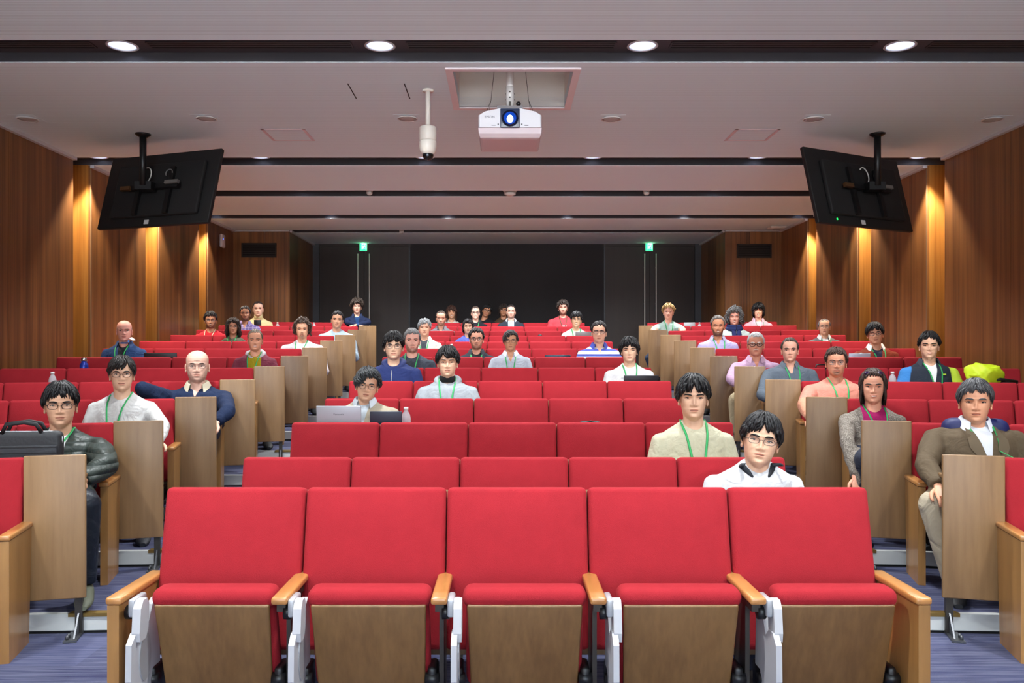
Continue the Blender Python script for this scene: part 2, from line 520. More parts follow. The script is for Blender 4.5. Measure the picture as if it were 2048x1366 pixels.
# ------------------------------------------------------------------ walls
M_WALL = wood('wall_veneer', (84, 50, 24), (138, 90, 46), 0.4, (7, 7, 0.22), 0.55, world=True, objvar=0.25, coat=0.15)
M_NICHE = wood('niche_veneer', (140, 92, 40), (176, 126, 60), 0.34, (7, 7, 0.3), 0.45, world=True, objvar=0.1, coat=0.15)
M_DARKWOOD = wood('dark_door_veneer', (40, 29, 24), (46, 34, 28), 0.6, (9, 9, 0.3), 0.5, world=True, objvar=0.05)
M_FABRIC = mat('charcoal_wall_fabric', (44, 42, 43), 0.95, var=0.08, vscale=60)
ND = 0.34            # niche depth
NICHES = [CH[2], CH[3], CH[4]]
Y_FACE = 14.36
X_RET = 3.79
def wall_side(sg, name):
    segs = [-5.0] + [v for c in NICHES for v in c] + [Y_FACE + .05]
    root = None
    for k in range(0, len(segs), 2):
        a, b = segs[k], segs[k + 1]
        n = max(1, round((b - a) / 0.92))
        if k == 0: n = 12
        for j in range(n):
            ya = a + (b - a) * j / n + (0.002 if j else 0); yb = a + (b - a) * (j + 1) / n - (0.002 if j < n - 1 else 0)
            mb = MB()
            xa, xb = sorted((sg * WX, sg * (WX + .05)))
            mb.span((xa, ya, -0.02), (xb, yb, CEIL + .03))
            if root is None: root = struct(name, mb, M_WALL)
            else: mb.build('wall_panel', M_WALL, root)
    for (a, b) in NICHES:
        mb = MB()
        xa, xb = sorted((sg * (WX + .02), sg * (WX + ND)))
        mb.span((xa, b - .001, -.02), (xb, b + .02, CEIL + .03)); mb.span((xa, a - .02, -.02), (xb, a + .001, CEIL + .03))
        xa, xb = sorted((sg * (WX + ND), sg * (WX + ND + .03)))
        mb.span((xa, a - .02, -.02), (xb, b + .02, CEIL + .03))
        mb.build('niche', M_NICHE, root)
        mb = MB()
        xa, xb = sorted((sg * (WX - .008), sg * (WX + .03)))
        mb.span((xa, b + .0005, -.02), (xb, b + .02, CEIL)); 
        mb.build('niche_edge_trim', mat('niche_trim', (128, 100, 72), 0.4), root)
    # backing so no light leaks behind the panels
    mb = MB(); xa, xb = sorted((sg * (WX + ND + .05), sg * (WX + ND + .08)))
    mb.span((xa, -5, -.1), (xb, Y_BACK + .3, CEIL + .2)); mb.build('wall_backing', M_GAP, root)
    mb = MB()
    for k in range(0, len(segs), 2):
        xa, xb = sorted((sg * WX, sg * (WX - .045)))
        mb.span((xa, segs[k], CEIL - .03), (xb, segs[k + 1] - (.05 if k == len(segs) - 2 else 0), CEIL + .001))
    o = mb.build('trim_1' if sg < 0 else 'trim_2', M_TRIMC); o['kind'] = 'structure'
    return root
wl = wall_side(-1, 'wall_left')
wr = wall_side(1, 'wall_right')
# facing wall pieces beside the rear passage, and the returns
wb = None
mb = MB(); mb.span((-1.89, Y_BACK, 0.9), (1.89, Y_BACK + .05, CEIL + .05))
wb = struct('wall_back', mb, M_FABRIC)
for sg in (-1, 1):
    for (xa, xb) in ((X_RET, 4.22), (4.224, WX)):
        a, b = sorted((sg * xa, sg * xb))
        mb = MB(); mb.span((a, Y_FACE, 0.7), (b, Y_FACE + .05, CEIL + .03)); mb.build('facing_panel', M_WALL, wb)
    for (ya, yb) in ((Y_FACE + .05, 14.95), (14.954, 15.55), (15.554, Y_BACK + .05)):
        a, b = sorted((sg * X_RET, sg * (X_RET + .05)))
        mb = MB(); mb.span((a, ya, 0.7), (b, yb, CEIL + .03)); mb.build('return_panel', M_WALL, wb)
    a, b = sorted((sg * X_RET, sg * 3.67))
    mb = MB(); mb.span((a, Y_BACK - .02, 0.9), (b, Y_BACK + .05, CEIL)); mb.build('door_jamb', mat('grey_jamb', (58, 58, 62), 0.5), wb)
    a, b = sorted((sg * (X_RET + .0), sg * (X_RET - .04)))
    mb = MB(); mb.span((a, Y_FACE + .02, CEIL - .03), (b, Y_BACK, CEIL + .001)); mb.span((sg * X_RET if sg > 0 else -WX, Y_FACE - .03, CEIL - .02), (WX if sg > 0 else sg * X_RET, Y_FACE, CEIL + .001))
    mb.build('ceiling_edge', M_TRIMC, wb)
# double doors at the back
n = 0
M_PULL = mat('door_pull_steel', (214, 208, 198), 0.4)
for sg in (-1, 1):
    xc = sg * 2.79
    for s2 in (-1, 1):
        n += 1
        a, b = (xc - .87, xc - .003) if s2 < 0 else (xc + .003, xc + .87)
        mb = MB(); mb.span((a, Y_BACK - .012, row_f(LAST)), (b, Y_BACK + .04, CEIL - .06))
        d = struct('door_%d' % n, mb, M_DARKWOOD)
        mb = MB(); hx = xc + s2 * .112
        mb.tube([(hx, Y_BACK - .07, row_f(LAST) + .25), (hx, Y_BACK - .07, CEIL - .2)], .011, 10)
        for z in (1.6, 2.4, 3.1): mb.tube([(hx, Y_BACK - .07, z), (hx, Y_BACK - .01, z)], .007, 8)
        mb.build('door_pull', M_PULL, d)
    mb = MB(); mb.span((xc - .92, Y_BACK, CEIL - .055), (xc + .92, Y_BACK + .04, CEIL)); mb.build('door_header', M_DARKWOOD, wb)
    mb = MB(); mb.span((sg * 1.9, Y_BACK - .005, row_f(LAST)), (sg * 1.918, Y_BACK + .03, CEIL)); mb.build('door_frame', mat('grey_jamb', (58, 58, 62), 0.5), wb)
# stage wall behind the photographer: pale projection wall
mb = MB(); mb.span((-5.2, -4.7, -.1), (5.2, -4.6, CEIL + .1))
wf = struct('wall_front', mb, mat('stage_wall', (196, 190, 184), 0.8))
# unseen screen added on the stage wall; its glow fills the hall from the front
mb = MB(); mb.span((-3.2, -4.6, .95), (3.2, -4.58, 3.45)); mb.build('fill_screen', mat('fill_screen_white', (235, 235, 235), .9, emit=(214, 232, 255), estr=SCREEN_GLOW), wf)
mb = MB()
for (p_, q_) in (((-3.26, .89), (-3.2, 3.51)), ((3.2, .89), (3.26, 3.51)), ((-3.2, .89), (3.2, .95)), ((-3.2, 3.45), (3.2, 3.51))):
    mb.span((p_[0], -4.6, p_[1]), (q_[0], -4.57, q_[1]))
mb.build('fill_screen_frame', M_BLACK, wf)
# pale platform added out of view to bounce light up to the ceiling
mb = MB(); mb.span((-5.0, -4.6, 0), (5.0, -.8, .25)); mb.build('bounce_platform', mat('bounce_floor', (216, 206, 190), .6), wf)

# ------------------------------------------------------------------ ceiling lights
M_TRIM = mat('light_trim', (214, 216, 222), 0.3, 0.2)
M_REFL = mat('reflector', (226, 234, 248), 0.3)
M_LAMP = mat('lamp_glow', (255, 255, 255), 0.5, emit=(228, 238, 255), estr=6.0)
def make_downlight():
    t = thing('downlight', '', 'ceiling light')
    mb = MB(); mb.lathe([(R, 0.004), (R + .004, -.004), (R - .012, -.006), (R - .014, .004)], 32, cap=False); mb.build('trim_ring', M_TRIM, t)
    mb = MB(); mb.lathe([(R - .013, 0.0), (R - .02, .045), (R - .035, .09)], 32, cap=False); mb.build('reflector', M_REFL, t)
    mb = MB(); mb.lathe([(R - .034, .089), (0.0, .089)], 32, cap=False); mb.build('lamp', M_LAMP, t)
    return t
def copy_tree(o, parent=None):
    c = o.copy(); COL.objects.link(c); c.parent = parent
    for ch in list(o.children):
        copy_tree(ch, c)
    return c
sets = SETS[:5]
sname = {0: 'above the camera', 1: 'in the nearest dark ceiling channel', 2: 'in the second dark ceiling channel', 3: 'in the third dark ceiling channel', 4: 'in the fourth dark ceiling channel'}
proto = None
for k, (y, xs) in enumerate(sets):
    for j, x in enumerate(xs):
        wash = abs(x) > 4
        if k > 0:
            if proto is None: proto = o = make_downlight()
            else: o = copy_tree(proto)
            o.location = (x, y, CEIL + CH_D - .001)
            o['label'] = 'round recessed downlight %s, %s from the left' % (sname[k], ORD[j + 1])
            o['group'] = 'recessed downlights'
        if wash:
            sg = 1 if x > 0 else -1
            spot('wash_lamp', (sg * (WX - .13), y - .06, CEIL - .015), (sg * (WX + .0), y - .06, .8), P_WASH, WARM, 84, 0.5, .05)
        else:
            spot('hall_lamp', (x, y, CEIL - .02), (x, y + (.9 if k == 4 else -.1), 0), P_FRONT if k < 2 else P_HALL * (1.15 if k == 4 else 1.0), COOL, 125, 0.9, .1)
for (x, y) in STAGE:
    spot('stage_lamp', (x, y, CEIL - .05), (x * .8, y + 11.0, 1.85), P_STAGE, COOL, 38, 1.0, .12)
for x in (-3.0, -1.0, 1.0, 3.0):
    spot('bounce_lamp', (x, -2.4, CEIL - .05), (x, -2.4, 0), P_BOUNCE, COOL, 110, 0.9, .12)  # added unseen lamps that light the pale platform for ceiling bounce
# holes for the lamps are hidden by the trim; slots for air between the lamps of the nearest channels
mb = None
def diffuser(xa, xb, y, which):
    t = thing('air_diffuser', 'long black slot air diffuser in the %s dark channel, %s' % which, 'air vent', ((xa + xb) / 2, y, CEIL + CH_D), 0, 'slot diffusers')
    L_ = (xb - xa) / 2
    mb = MB()
    for s in (-1, 1):
        mb.span((-L_, s * .055 - .006, -.008), (L_, s * .055 + .006, .002)); mb.span((s * L_ - .006, -.055, -.008), (s * L_ + .006, .055, .002))
    mb.build('frame', mat('diffuser_frame', (36, 33, 36), 0.5), t)
    for q in (-.02, .02):
        mb = MB(); mb.span((-L_, q - .006, -.006), (L_, q + .006, .001)); mb.build('slat', mat('diffuser_slat', (58, 54, 56), 0.4), t)
    mb = MB(); mb.span((-L_, -.055, -.002), (L_, .055, -.0005)); mb.build('slot', M_GAP, t)
for ci, y in ((0, 5.92), (1, 9.25)):
    xs = (-4.5, -2.8, -.945, .945, 2.8, 4.5)
    for j in range(5):
        diffuser(xs[j] + .2, xs[j + 1] - .2, y, (('nearest', 'second')[ci], ('at the far left', 'left of the middle', 'in the middle', 'right of the middle', 'at the far right')[j]))

# ------------------------------------------------------------------ seats
RECL = math.radians(13)
def back_M(): return Matrix.Rotation(-RECL, 4, 'X')
# local seat frame: x across, -y to the stage, z up; backrest top edge on y = 0 at z = .895
def seat_meshes():
    d = {}
    # backrest: leaning cushion
    Lb = 0.60
    Mr = Matrix.Rotation(-RECL, 3, 'X')
    def crown(q):
        f = max(0.0, 1 - (q.x / .27) ** 4) * max(0.0, 1 - (q.z / .30) ** 4)
        if q.y < 0: q.y -= .016 * f
        return q
    mb = MB()
    c = Vector((0, .032, .895)) + Mr @ Vector((0, 0, -Lb / 2))
    mb.rbox(c, (SEAT_W - .004, .075, Lb), .022, 4, 4, Mr, crown)
    d['backrest'] = mb.mesh('backrest', M_RED)
    mb = MB()
    c = Vector((0, .078, .868)) + Mr @ Vector((0, 0, -Lb / 2))
    mb.rbox(c, (SEAT_W, .016, Lb + .02), .003, 2, 1, Mr)
    d['back_shell'] = mb.mesh('back_shell', M_BOARD)
    # folded seat: red roll on top, veneered underside to the front
    Ms = Matrix.Rotation(math.radians(14), 3, 'X')      # underside leans: foot further back
    mb = MB()
    def pan_crown(q):
        q.x *= 1 + .03 * (q.z / .19); return q
    mb.rbox((0, -.285, .385), (.392, .018, .33), .008, 2, 1, Ms, pan_crown)
    d['seat_pan_folded'] = mb.mesh('seat_pan', M_PAN)
    mb = MB()
    def cush(q):
        if q.z > .1: q.x *= 1 - .05 * max(0, (q.z - .1) / .12)
        return q
    mb.rbox((0, -.232, .395), (.418, .095, .37), .042, 4, 3, Ms, cush)
    # the front roll folds over the edge of the underside
    mb.rbox((0, -.274, .562), (.436, .112, .072), .035, 4, 3, None)
    d['cushion_folded'] = mb.mesh('seat_cushion', M_RED)
    # lowered seat
    mb = MB(); mb.rbox((0, -.33, .425), (.43, .45, .085), .038, 4, 3); d['cushion_down'] = mb.mesh('seat_cushion', M_RED)
    mb = MB(); mb.rbox((0, -.33, .375), (.40, .40, .02), .008, 2, 1); d['seat_pan_down'] = mb.mesh('seat_pan', M_PAN)
    # hinge boxes and floor standard
    mb = MB()
    mb.rbox((0, -.22, .255), (.034, .11, .10), .014, 2)
    mb.tube([(.024, -.262, .262), (-.024, -.262, .262)], .022, 12)
    d['hinge'] = mb.mesh('hinge', M_BLACK)
    # armrest at local x = 0 (moved by the object)
    mb = MB(); mb.rbox((0, -.205, .574), (.056, .37, .026), .009, 3, 1); d['armrest'] = mb.mesh('armrest', M_ARM)
    mb = MB()
    mb.box((0, -.19, .30), (.016, .14, .53)); mb.box((0, -.19, .02), (.06, .22, .03)); mb.box((0, -.23, .545), (.03, .26, .03))
    d['standard'] = mb.mesh('arm_standard', M_DARKMET)
    mb = MB()
    prof = [(-.385, .0), (-.10, .0), (-.055, .56), (-.385, .56)]
    mb.prism(prof, 0, -.02, .02)
    d['end_panel'] = mb.mesh('end_panel', M_SIDE)
    # tablet arm of the front row: hinge head, silver knuckle, folded white plate
    mb = MB(); mb.rbox((.040, -.335, .548), (.024, .10, .062), .008, 3); d['tablet_bracket'] = mb.mesh('tablet_bracket', M_SILVER)
    mb = MB(); mb.tube([(.008, -.345, .525), (.034, -.345, .525)], .024, 14); d['tablet_pivot'] = mb.mesh('tablet_pivot', M_BLACK)
    mb = MB()
    arm = [(-.395, .55), (-.375, .575), (-.345, .575), (-.33, .555), (-.335, .47), (-.355, .44), (-.40, .44), (-.405, .47)]
    mb.prism(arm, 0, .050, .078)
    d['tablet_arm'] = mb.mesh('tablet_arm', M_WHITEPL)
    mb = MB()
    pl = [(-.435, .44), (-.40, .47), (-.36, .47), (-.325, .44), (-.27, .53), (-.235, .545), (-.215, .50), (-.20, .20), (-.25, .10), (-.36, .08), (-.41, .14), (-.40, .24), (-.44, .32)]
    mb.prism(pl, 0, .044, .064)
    d['tablet'] = mb.mesh('tablet', M_WHITEPL)
    mb = MB()
    el = [(-.335 + .045 * math.cos(a), .37 + .085 * math.sin(a)) for a in [2 * PI * k / 20 for k in range(20)]]
    mb.prism(el, 0, .063, .068)
    d['tablet_inlay'] = mb.mesh('tablet_inlay', M_SILVER)
    for k in ('armrest',):
        d[k].polygons.foreach_set('use_smooth', [True] * len(d[k].polygons))
    return d
SM = seat_meshes()
SEATS = []           # (block, row, k, world x, y)
OCC = set()          # filled before the seats are made
def blockname(b): return {'L': 'left block', 'C': 'centre block', 'R': 'right block'}[b]
def seat_label(b, i, k, n, occ):
    rown = i if b == 'C' else i - 1
    rn = 'front row' if rown == 1 else ORD[rown] + ' row'
    if b == 'C': pos = ORD[k + 1] + ' seat from the left'
    else: pos = ('aisle seat' if k == 0 else ORD[k + 1] + ' seat from the aisle')
    return '%s red upholstered %s, %s of the %s' % ('occupied' if occ else 'empty', pos, rn, blockname(b))
def seat_local_x(b, k):
    if b == 'C': return (k - 2) * SEAT_W
    return (-(k + .5) if b == 'L' else (k + .5)) * SEAT_W
def seat_pos(b, i, k):
    o, a = frame(b, i)
    return o + Matrix.Rotation(a, 3, 'Z') @ Vector((seat_local_x(b, k), 0, 0))
def make_seats():
    for b in 'CLR':
        rows = range(1, 15) if b == 'C' else range(2, 14)
        n = 5 if b == 'C' else 4
        for i in rows:
            o, a = frame(b, i)
            if i == 14: o.z = row_f(13)
            for k in range(n):
                p = o + Matrix.Rotation(a, 3, 'Z') @ Vector((seat_local_x(b, k), 0, 0))
                occ = (b, i, k) in OCC
                t = thing('theatre_seat', seat_label(b, i, k, n, occ), 'seat', p, a, 'red theatre seats of the %s' % blockname(b))
                link('backrest', SM['backrest'], t); link('back_shell', SM['back_shell'], t)
                sh = .022 if i == 1 else 0.0            # front row: cushions sit clear of the tablet arms
                link('seat_cushion', SM['cushion_down' if occ else 'cushion_folded'], t).location.x = sh
                link('seat_pan', SM['seat_pan_down' if occ else 'seat_pan_folded'], t).location.x = sh
                for s in (-1, 1): link('hinge', SM['hinge'], t).location.x = s * .226 + sh * .6
                sides = [-1]
                if (b == 'C' and k == n - 1) or (b == 'L' and k == 0) or (b == 'R' and k == n - 1): sides.append(1)
                for s in sides:
                    q = link('armrest', SM['armrest'], t); q.location.x = s * SEAT_W / 2
                    xl = seat_local_x(b, k) + s * SEAT_W / 2
                    end = (b == 'C' and abs(xl) > 2.4 * SEAT_W) or (b != 'C' and (abs(xl) < .05 or abs(xl) > 3.9 * SEAT_W))
                    if end:
                        q.location.x += s * .02
                        q = link('end_panel', SM['end_panel'], t); q.location.x = s * (SEAT_W / 2 + .022)
                    else:
                        q = link('arm_standard', SM['standard'], t); q.location.x = s * SEAT_W / 2
                if i == 1:
                    for nm in ('tablet_bracket', 'tablet_pivot', 'tablet_arm', 'tablet', 'tablet_inlay'):
                        q = link(nm, SM[nm], t); q.location.x = -SEAT_W / 2
# desks fixed behind the seat rows, with the tall end panel at the aisle
DESK_H = 0.765
def make_desks():
    bw = .285
    for b in 'CLR':
        for i in (range(1, 14) if b == 'C' else range(2, 13)):
            o, a = frame(b, i)
            rown = i if b == 'C' else i - 1
            what = 'writing desk fixed behind the %s of the %s' % ('front row' if rown == 1 else ORD[rown] + ' row', blockname(b))
            t = thing('desk', ('wooden ' if b == 'C' else 'wooden tall-panelled ') + what, 'desk', o, a, 'desks of the %s' % blockname(b))
            if b == 'C': xa, xb = -2.5 * SEAT_W, 2.5 * SEAT_W
            elif b == 'L': xa, xb = -4 * SEAT_W, bw - .08
            else: xa, xb = -bw + .08, 4 * SEAT_W
            mb = MB(); mb.rbox(((xa + xb) / 2, .245, DESK_H - .01), (xb - xa, .25, .022), .006, 2, 1); 
            if b != 'C':
                u0, u1 = sorted(((1 if b == 'L' else -1) * .03, (1 if b == 'L' else -1) * (bw - .08)))
                mb.span((u0, -.035, DESK_H - .02), (u1, .125, DESK_H))
            mb.build('worktop', M_BOARD, t)
            for s in (.12, .88):
                mb = MB(); x = xa + (xb - xa) * s; mb.span((x - .015, .10, DESK_H - .12), (x + .015, .30, DESK_H - .022)); mb.build('bracket', M_DARKMET, t)
            if b != 'C':
                sg = 1 if b == 'L' else -1
                mb = MB(); mb.rbox((sg * bw / 2 + sg * .004, -.05, (.912 + .19) / 2), (bw, .02, .912 - .19), .007, 2, 1); mb.build('front_panel', M_BOARD, t)
                lx = sg * (bw - .035)
                mb = MB(); mb.box((lx, -.022, .40), (.034, .034, .80)); mb.build('leg', M_DARKMET, t)
                mb = MB(); mb.box((lx - sg * .012, -.085, .006), (.06, .15, .008)); mb.prism([(-.13, .008), (-.039, .008), (-.039, .11)], 0, lx - .004, lx + .004)
                for q in (-.13, -.10): mb.lathe([(.008, .01), (.008, .022), (.004, .03), (.0, .03)], 8, (lx - sg * .03, q, 0))
                mb.build('foot_plate', M_STEEL, t)

# ------------------------------------------------------------------ ceiling things
def make_tv(side, loc, yaw, tilt, pole_x, pole_y):
    W, H = 1.37, 0.795
    lab = 'large black flat screen hung from the ceiling at the %s, seen from behind' % side
    t = thing('hanging_screen', lab, 'television', loc, 0)
    Rm = (Matrix.Rotation(yaw, 3, 'Z') @ Matrix.Rotation(tilt, 3, 'X'))
    M_TV = mat('tv_black', (9, 9, 10), 0.65); M_TV2 = mat('tv_back', (11, 11, 12), 0.75)
    r4 = Rm.to_4x4()
    def put(o): o.matrix_local = r4; return o
    mb = MB(); mb.rbox((0, .012, 0), (W, .045, H), .012, 2, 1); put(mb.build('bezel', M_TV, t))
    mb = MB(); mb.rbox((0.02, -.03, -.02), (W * .78, .05, H * .72), .02, 2, 1); put(mb.build('back_cover', M_TV2, t))
    mb = MB(); mb.box((0, .036, .0), (W - .06, .003, H - .06)); put(mb.build('screen', mat('tv_glass', (8, 8, 10), 0.1), t))
    for x in (-.18, .2):
        mb = MB(); mb.box((x, -.075, -.05), (.05, .03, .5)); put(mb.build('mount_rail', mat('mount_black', (17, 17, 18), 0.5, 0.3), t))
    mb = MB(); mb.box((0.02, -.10, -.02), (.62, .04, .05)); put(mb.build('mount_bar', mat('mount_black', (17, 17, 18), 0.5, 0.3), t))
    mb = MB(); mb.box((.26, -.125, .005), (.16, .03, .035)); put(mb.build('adapter_box', mat('adapter_grey', (96, 92, 88), 0.5), t))
    mb = MB(); mb.box((-.30, -.125, -.03), (.12, .03, .04)); put(mb.build('metal_clip', mat('clip_brass', (96, 66, 40), 0.4, 0.5), t))
    mb = MB()
    cpts = [(-.06 + .06 * math.cos(a), -.14, .09 + .085 * math.sin(a)) for a in [PI * .75 - PI * 1.25 * k / 14 for k in range(15)]]
    mb.tube(cpts, .006, 6); put(mb.build('white_cable', mat('cable_white', (200, 198, 192), 0.5), t))
    mb = MB(); mb.tube([(.18 + .04 * math.cos(a), -.10, .12 + .04 * math.sin(a)) for a in [PI * 1.2 * k / 10 for k in range(11)]], .005, 6); put(mb.build('grey_cable', mat('cable_grey', (110, 108, 106), 0.5), t))
    mb = MB(); mb.box((-.06, -.016, -.355), (.055, .004, .045)); put(mb.build('label_sticker', mat('sticker', (190, 188, 186), 0.6), t))
    if side == 'right':
        mb = MB(); mb.box((-.42, -.012, -.345), (.012, .004, .018)); put(mb.build('power_led', mat('led_green', (10, 80, 30), 0.4, emit=(20, 255, 80), estr=4), t))
    px, py = pole_x - loc[0], pole_y - loc[1]
    top = CEIL - loc[2]
    mb = MB(); mb.tube([(px, py, top), (px, py, .0)], .032, 16); mb.box((px, py + .06, -.0), (.16, .14, .08)); mb.build('pole', mat('pole_black', (22, 23, 24), 0.4, 0.3), t)
    mb = MB(); mb.lathe([(.04, -.03), (.07, -.012), (.075, 0)], 20, (px, py, top)); mb.build('ceiling_flange', mat('pole_black', (22, 23, 24), 0.4, 0.3), t)
make_tv('left', (-3.515, 8.28, CAM.z + 1.649), -.335, -.27, -3.58, 8.06)
make_tv('right', (3.512, 8.29, CAM.z + 1.643), .477, -.25, 3.59, 8.05)

# projector
def make_projector():
    yF = 6.42
    c = at(1020, 238, yF)
    t = thing('projector', 'white ceiling projector with glowing blue lens above the middle aisle of seats', 'projector', c, 0)
    M_PJ = mat('projector_white', (214, 214, 220), 0.4); M_PJ2 = mat('projector_base', (206, 192, 198), 0.5)
    mb = MB()
    hw = .247
    P = []
    prof = [(-hw, -.07), (-hw, .03), (-hw * .8, .06), (-hw * .35, .083), (hw * .35, .083), (hw * .8, .06), (hw, .03), (hw, -.07)]
    # body: front outline swept back
    for (y, k, dz) in ((-.012, .955, .0), (0.0, .99, 0), (.02, 1.0, 0), (.5, 1.0, 0), (.53, .97, 0)):
        P.append([(x * k, y, z * k + dz) for (x, z) in prof])
    mb.grid(P, closed=True, smooth=False)
    mb.add([*P[0]], [tuple(range(8))], False); mb.add([*P[-1]], [tuple(reversed(range(8)))], False)
    mb.build('housing', M_PJ, t)
    mb = MB()
    bot = []
    for (z, kx, y0, y1) in ((-.068, 1.0, .0, .53), (-.11, .985, .012, .52), (-.135, .94, .04, .49), (-.14, .88, .07, .46)):
        bot.append([(-hw * kx, y0, z), (hw * kx, y0, z), (hw * kx, y1, z), (-hw * kx, y1, z)])
    mb.grid(bot, closed=True, smooth=False); mb.add(bot[-1], [(3, 2, 1, 0)], False)
    mb.build('underside', M_PJ2, t)
    mb = MB(); mb.rbox((0, -.013, .003), (.152, .012, .15), .012, 3, 1); mb.build('lens_panel', mat('lens_panel', (40, 52, 78), 0.3), t)
    mb = MB(); mb.tube([(0, -.016, .0), (0, -.03, .0)], [.066, .062], 28); mb.build('lens_ring', mat('lens_ring', (12, 24, 52), 0.2), t)
    mb = MB(); mb.ell((0, -.026, .0), (.052, .012, .052), 24, 10); l = mb.build('lens', mat('lens_blue', (8, 40, 110), 0.05, emit=(10, 70, 190), estr=0.6), t)
    mb = MB(); mb.ell((0, -.036, -.008), (.024, .005, .030), 20, 10); mb.build('lamp_glow', mat('projector_beam', (255, 255, 255), 0.3, emit=(190, 225, 255), estr=14), l)
    for s in (-1, 1):
        mb = MB(); mb.box((s * .092, -.013, -.045), (.010, .006, .010)); mb.build('sensor_window', M_BLACK, t)
    mk = mat('logo_grey', (88, 88, 96), 0.5)
    text_mesh('logo_lettering', 'EPSON', .026, mk, t, (-.158, -.0135, .012), (PI / 2, 0, 0), .001)
    mb = MB(); mb.box((.128, -.0125, -.053), (.03, .003, .006)); mb.build('marking', mk, t)
    mb = MB(); mb.box((-.128, -.0125, -.053), (.032, .003, .004)); mb.build('marking', mk, t)
    # mounting plate, column, wires, plug
    mb = MB(); mb.box((0, .16, .102), (.20, .2, .04)); mb.build('mount_plate', mat('mount_grey', (108, 104, 108), 0.4, 0.3), t)
    mb = MB(); mb.tube([(0, .16, .12), (0, .16, CEIL + .5 - c.z)], .03, 18); mb.tube([(0, .16, .17), (0, .16, .30)], .034, 18)
    mb.build('mount_column', mat('mount_column', (216, 212, 210), 0.4), t)
    mb = MB()
    for z in (.20, .245): mb.tube([(-.036, .16, z), (.036, .16, z)], .006, 8); mb.ell((0, .125, z + .008), (.006, .004, .006), 8, 6)
    mb.box((0, .128, .15), (.018, .012, .05)); mb.build('bolts', M_DARKMET, t)
    for s in (-1, 1):
        mb = MB(); mb.tube([(s * .2, .14, .06), (s * .15, .15, .19), (s * .085, .16, CEIL + .48 - c.z)], .0022, 5)
        mb.tube([(s * .17, .14, .07), (s * .15, .15, .19)], .0018, 5); mb.build('safety_wire', M_DARKMET, t)
    mb = MB(); mb.tube([(.14, .13, .075), (.10, .14, .10), (.075, .14, .15)], .007, 8); mb.ell((.068, .14, .16), (.02, .02, .02), 10, 8); mb.build('power_plug', M_BLACK, t)
make_projector()

# dome camera on a pole
def make_dome():
    p = at(856, 180, 6.72)
    t = thing('dome_camera', 'white dome camera hanging on a pole left of the projector', 'camera', (p.x, p.y, CEIL), 0)
    mw = mat('camera_white', (222, 216, 206), 0.4)
    mb = MB(); mb.lathe([(.045, 0), (.045, -.012), (.02, -.016)], 20); mb.tube([(0, 0, -.01), (0, 0, -.31)], .02, 16); mb.build('pole', mw, t)
    mb = MB(); mb.lathe([(.0, -.298), (.062, -.30), (.07, -.306), (.07, -.41), (.066, -.414)], 28); mb.build('housing', mw, t)
    mb = MB(); mb.lathe([(.064, -.412), (.071, -.425), (.072, -.46), (.064, -.50), (.05, -.522), (.044, -.525)], 28); mb.build('shroud', mw, t)
    mb = MB(); mb.lathe([(.046, -.522), (.045, -.54), (.034, -.56), (.016, -.571), (0, -.573)], 24); d = mb.build('dome_glass', mat('smoked_dome', (16, 16, 18), 0.08), t)
    mb = MB(); mb.ell((0, -.044, -.54), (.012, .006, .012), 12, 8); mb.build('lens', mat('dome_lens', (90, 96, 106), 0.1, 0.5), d)
make_dome()

# flush ceiling speakers, hatches, detectors, access point, grilles, exit signs
for j, (px, py) in enumerate(((55, 237), (413, 236), (815, 236), (1223, 237), (1627, 237), (1985, 238))):
    y = 2.15 * F_PX / (VPY - py)
    p = at(px, py, y)
    t = thing('ceiling_speaker', 'round flush ceiling speaker with pale grille, %s from the left' % ORD[j + 1], 'speaker', (p.x, p.y, CEIL), 0, 'flush ceiling speakers')
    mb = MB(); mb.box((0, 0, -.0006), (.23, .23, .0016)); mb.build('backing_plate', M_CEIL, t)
    mb = MB(); mb.lathe([(.092, -.004), (.094, -.011), (.085, -.013), (.083, -.008)], 28, cap=False); mb.build('rim', mat('speaker_rim', (206, 204, 204), 0.5), t)
    mb = MB(); mb.lathe([(.085, -.009), (.05, -.012), (0, -.013)], 28); mb.build('grille', mat('speaker_grille', (176, 172, 170), 0.7, var=0.25, vscale=300), t)
def hatch(pts, label, m):
    y0 = 2.15 * F_PX / (VPY - pts[0][1]); y1 = 2.15 * F_PX / (VPY - pts[1][1])
    a, b = at(pts[0][0], pts[0][1], y0), at(pts[1][0], pts[1][1], y1)
    xa, xb = pts[2], pts[3]
    t = thing('ceiling_hatch', label, 'hatch', ((xa + xb) / 2, (y0 + y1) / 2, CEIL), 0)
    W, D = (xb - xa) / 2, (y1 - y0) / 2
    mb = MB()
    mb.span((-W, -D, -.004), (-W + .03, D, .002)); mb.span((W - .03, -D, -.004), (W, D, .002)); mb.span((-W, -D, -.004), (W, -D + .014, .002)); mb.span((-W, D - .014, -.004), (W, D, .002))
    mb.build('frame', m, t)
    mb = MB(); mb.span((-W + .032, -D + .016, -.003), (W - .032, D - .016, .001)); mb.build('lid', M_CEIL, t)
mh = mat('hatch_frame', (206, 188, 196), 0.5)
hatch(((520, 258), (545, 281), -2.38, -1.955), 'square access hatch with pinkish frame in the ceiling, left', mh)
hatch(((1470, 258), (1447, 281), 2.16, 2.59), 'square access hatch with pinkish frame in the ceiling, right', mh)
y0, y1 = 2.15 * F_PX / (VPY - 167), 2.15 * F_PX / (VPY - 197)
t = thing('ceiling_hatch', 'ribbed ceiling lid outlined by two dark joints left of the projector', 'hatch', (-1.07, (y0 + y1) / 2, CEIL), 0)
mb = MB(); mb.span((-.22, -(y1 - y0) / 2, -.0005), (.22, (y1 - y0) / 2, .001)); mb.build('lid', M_CEIL, t)
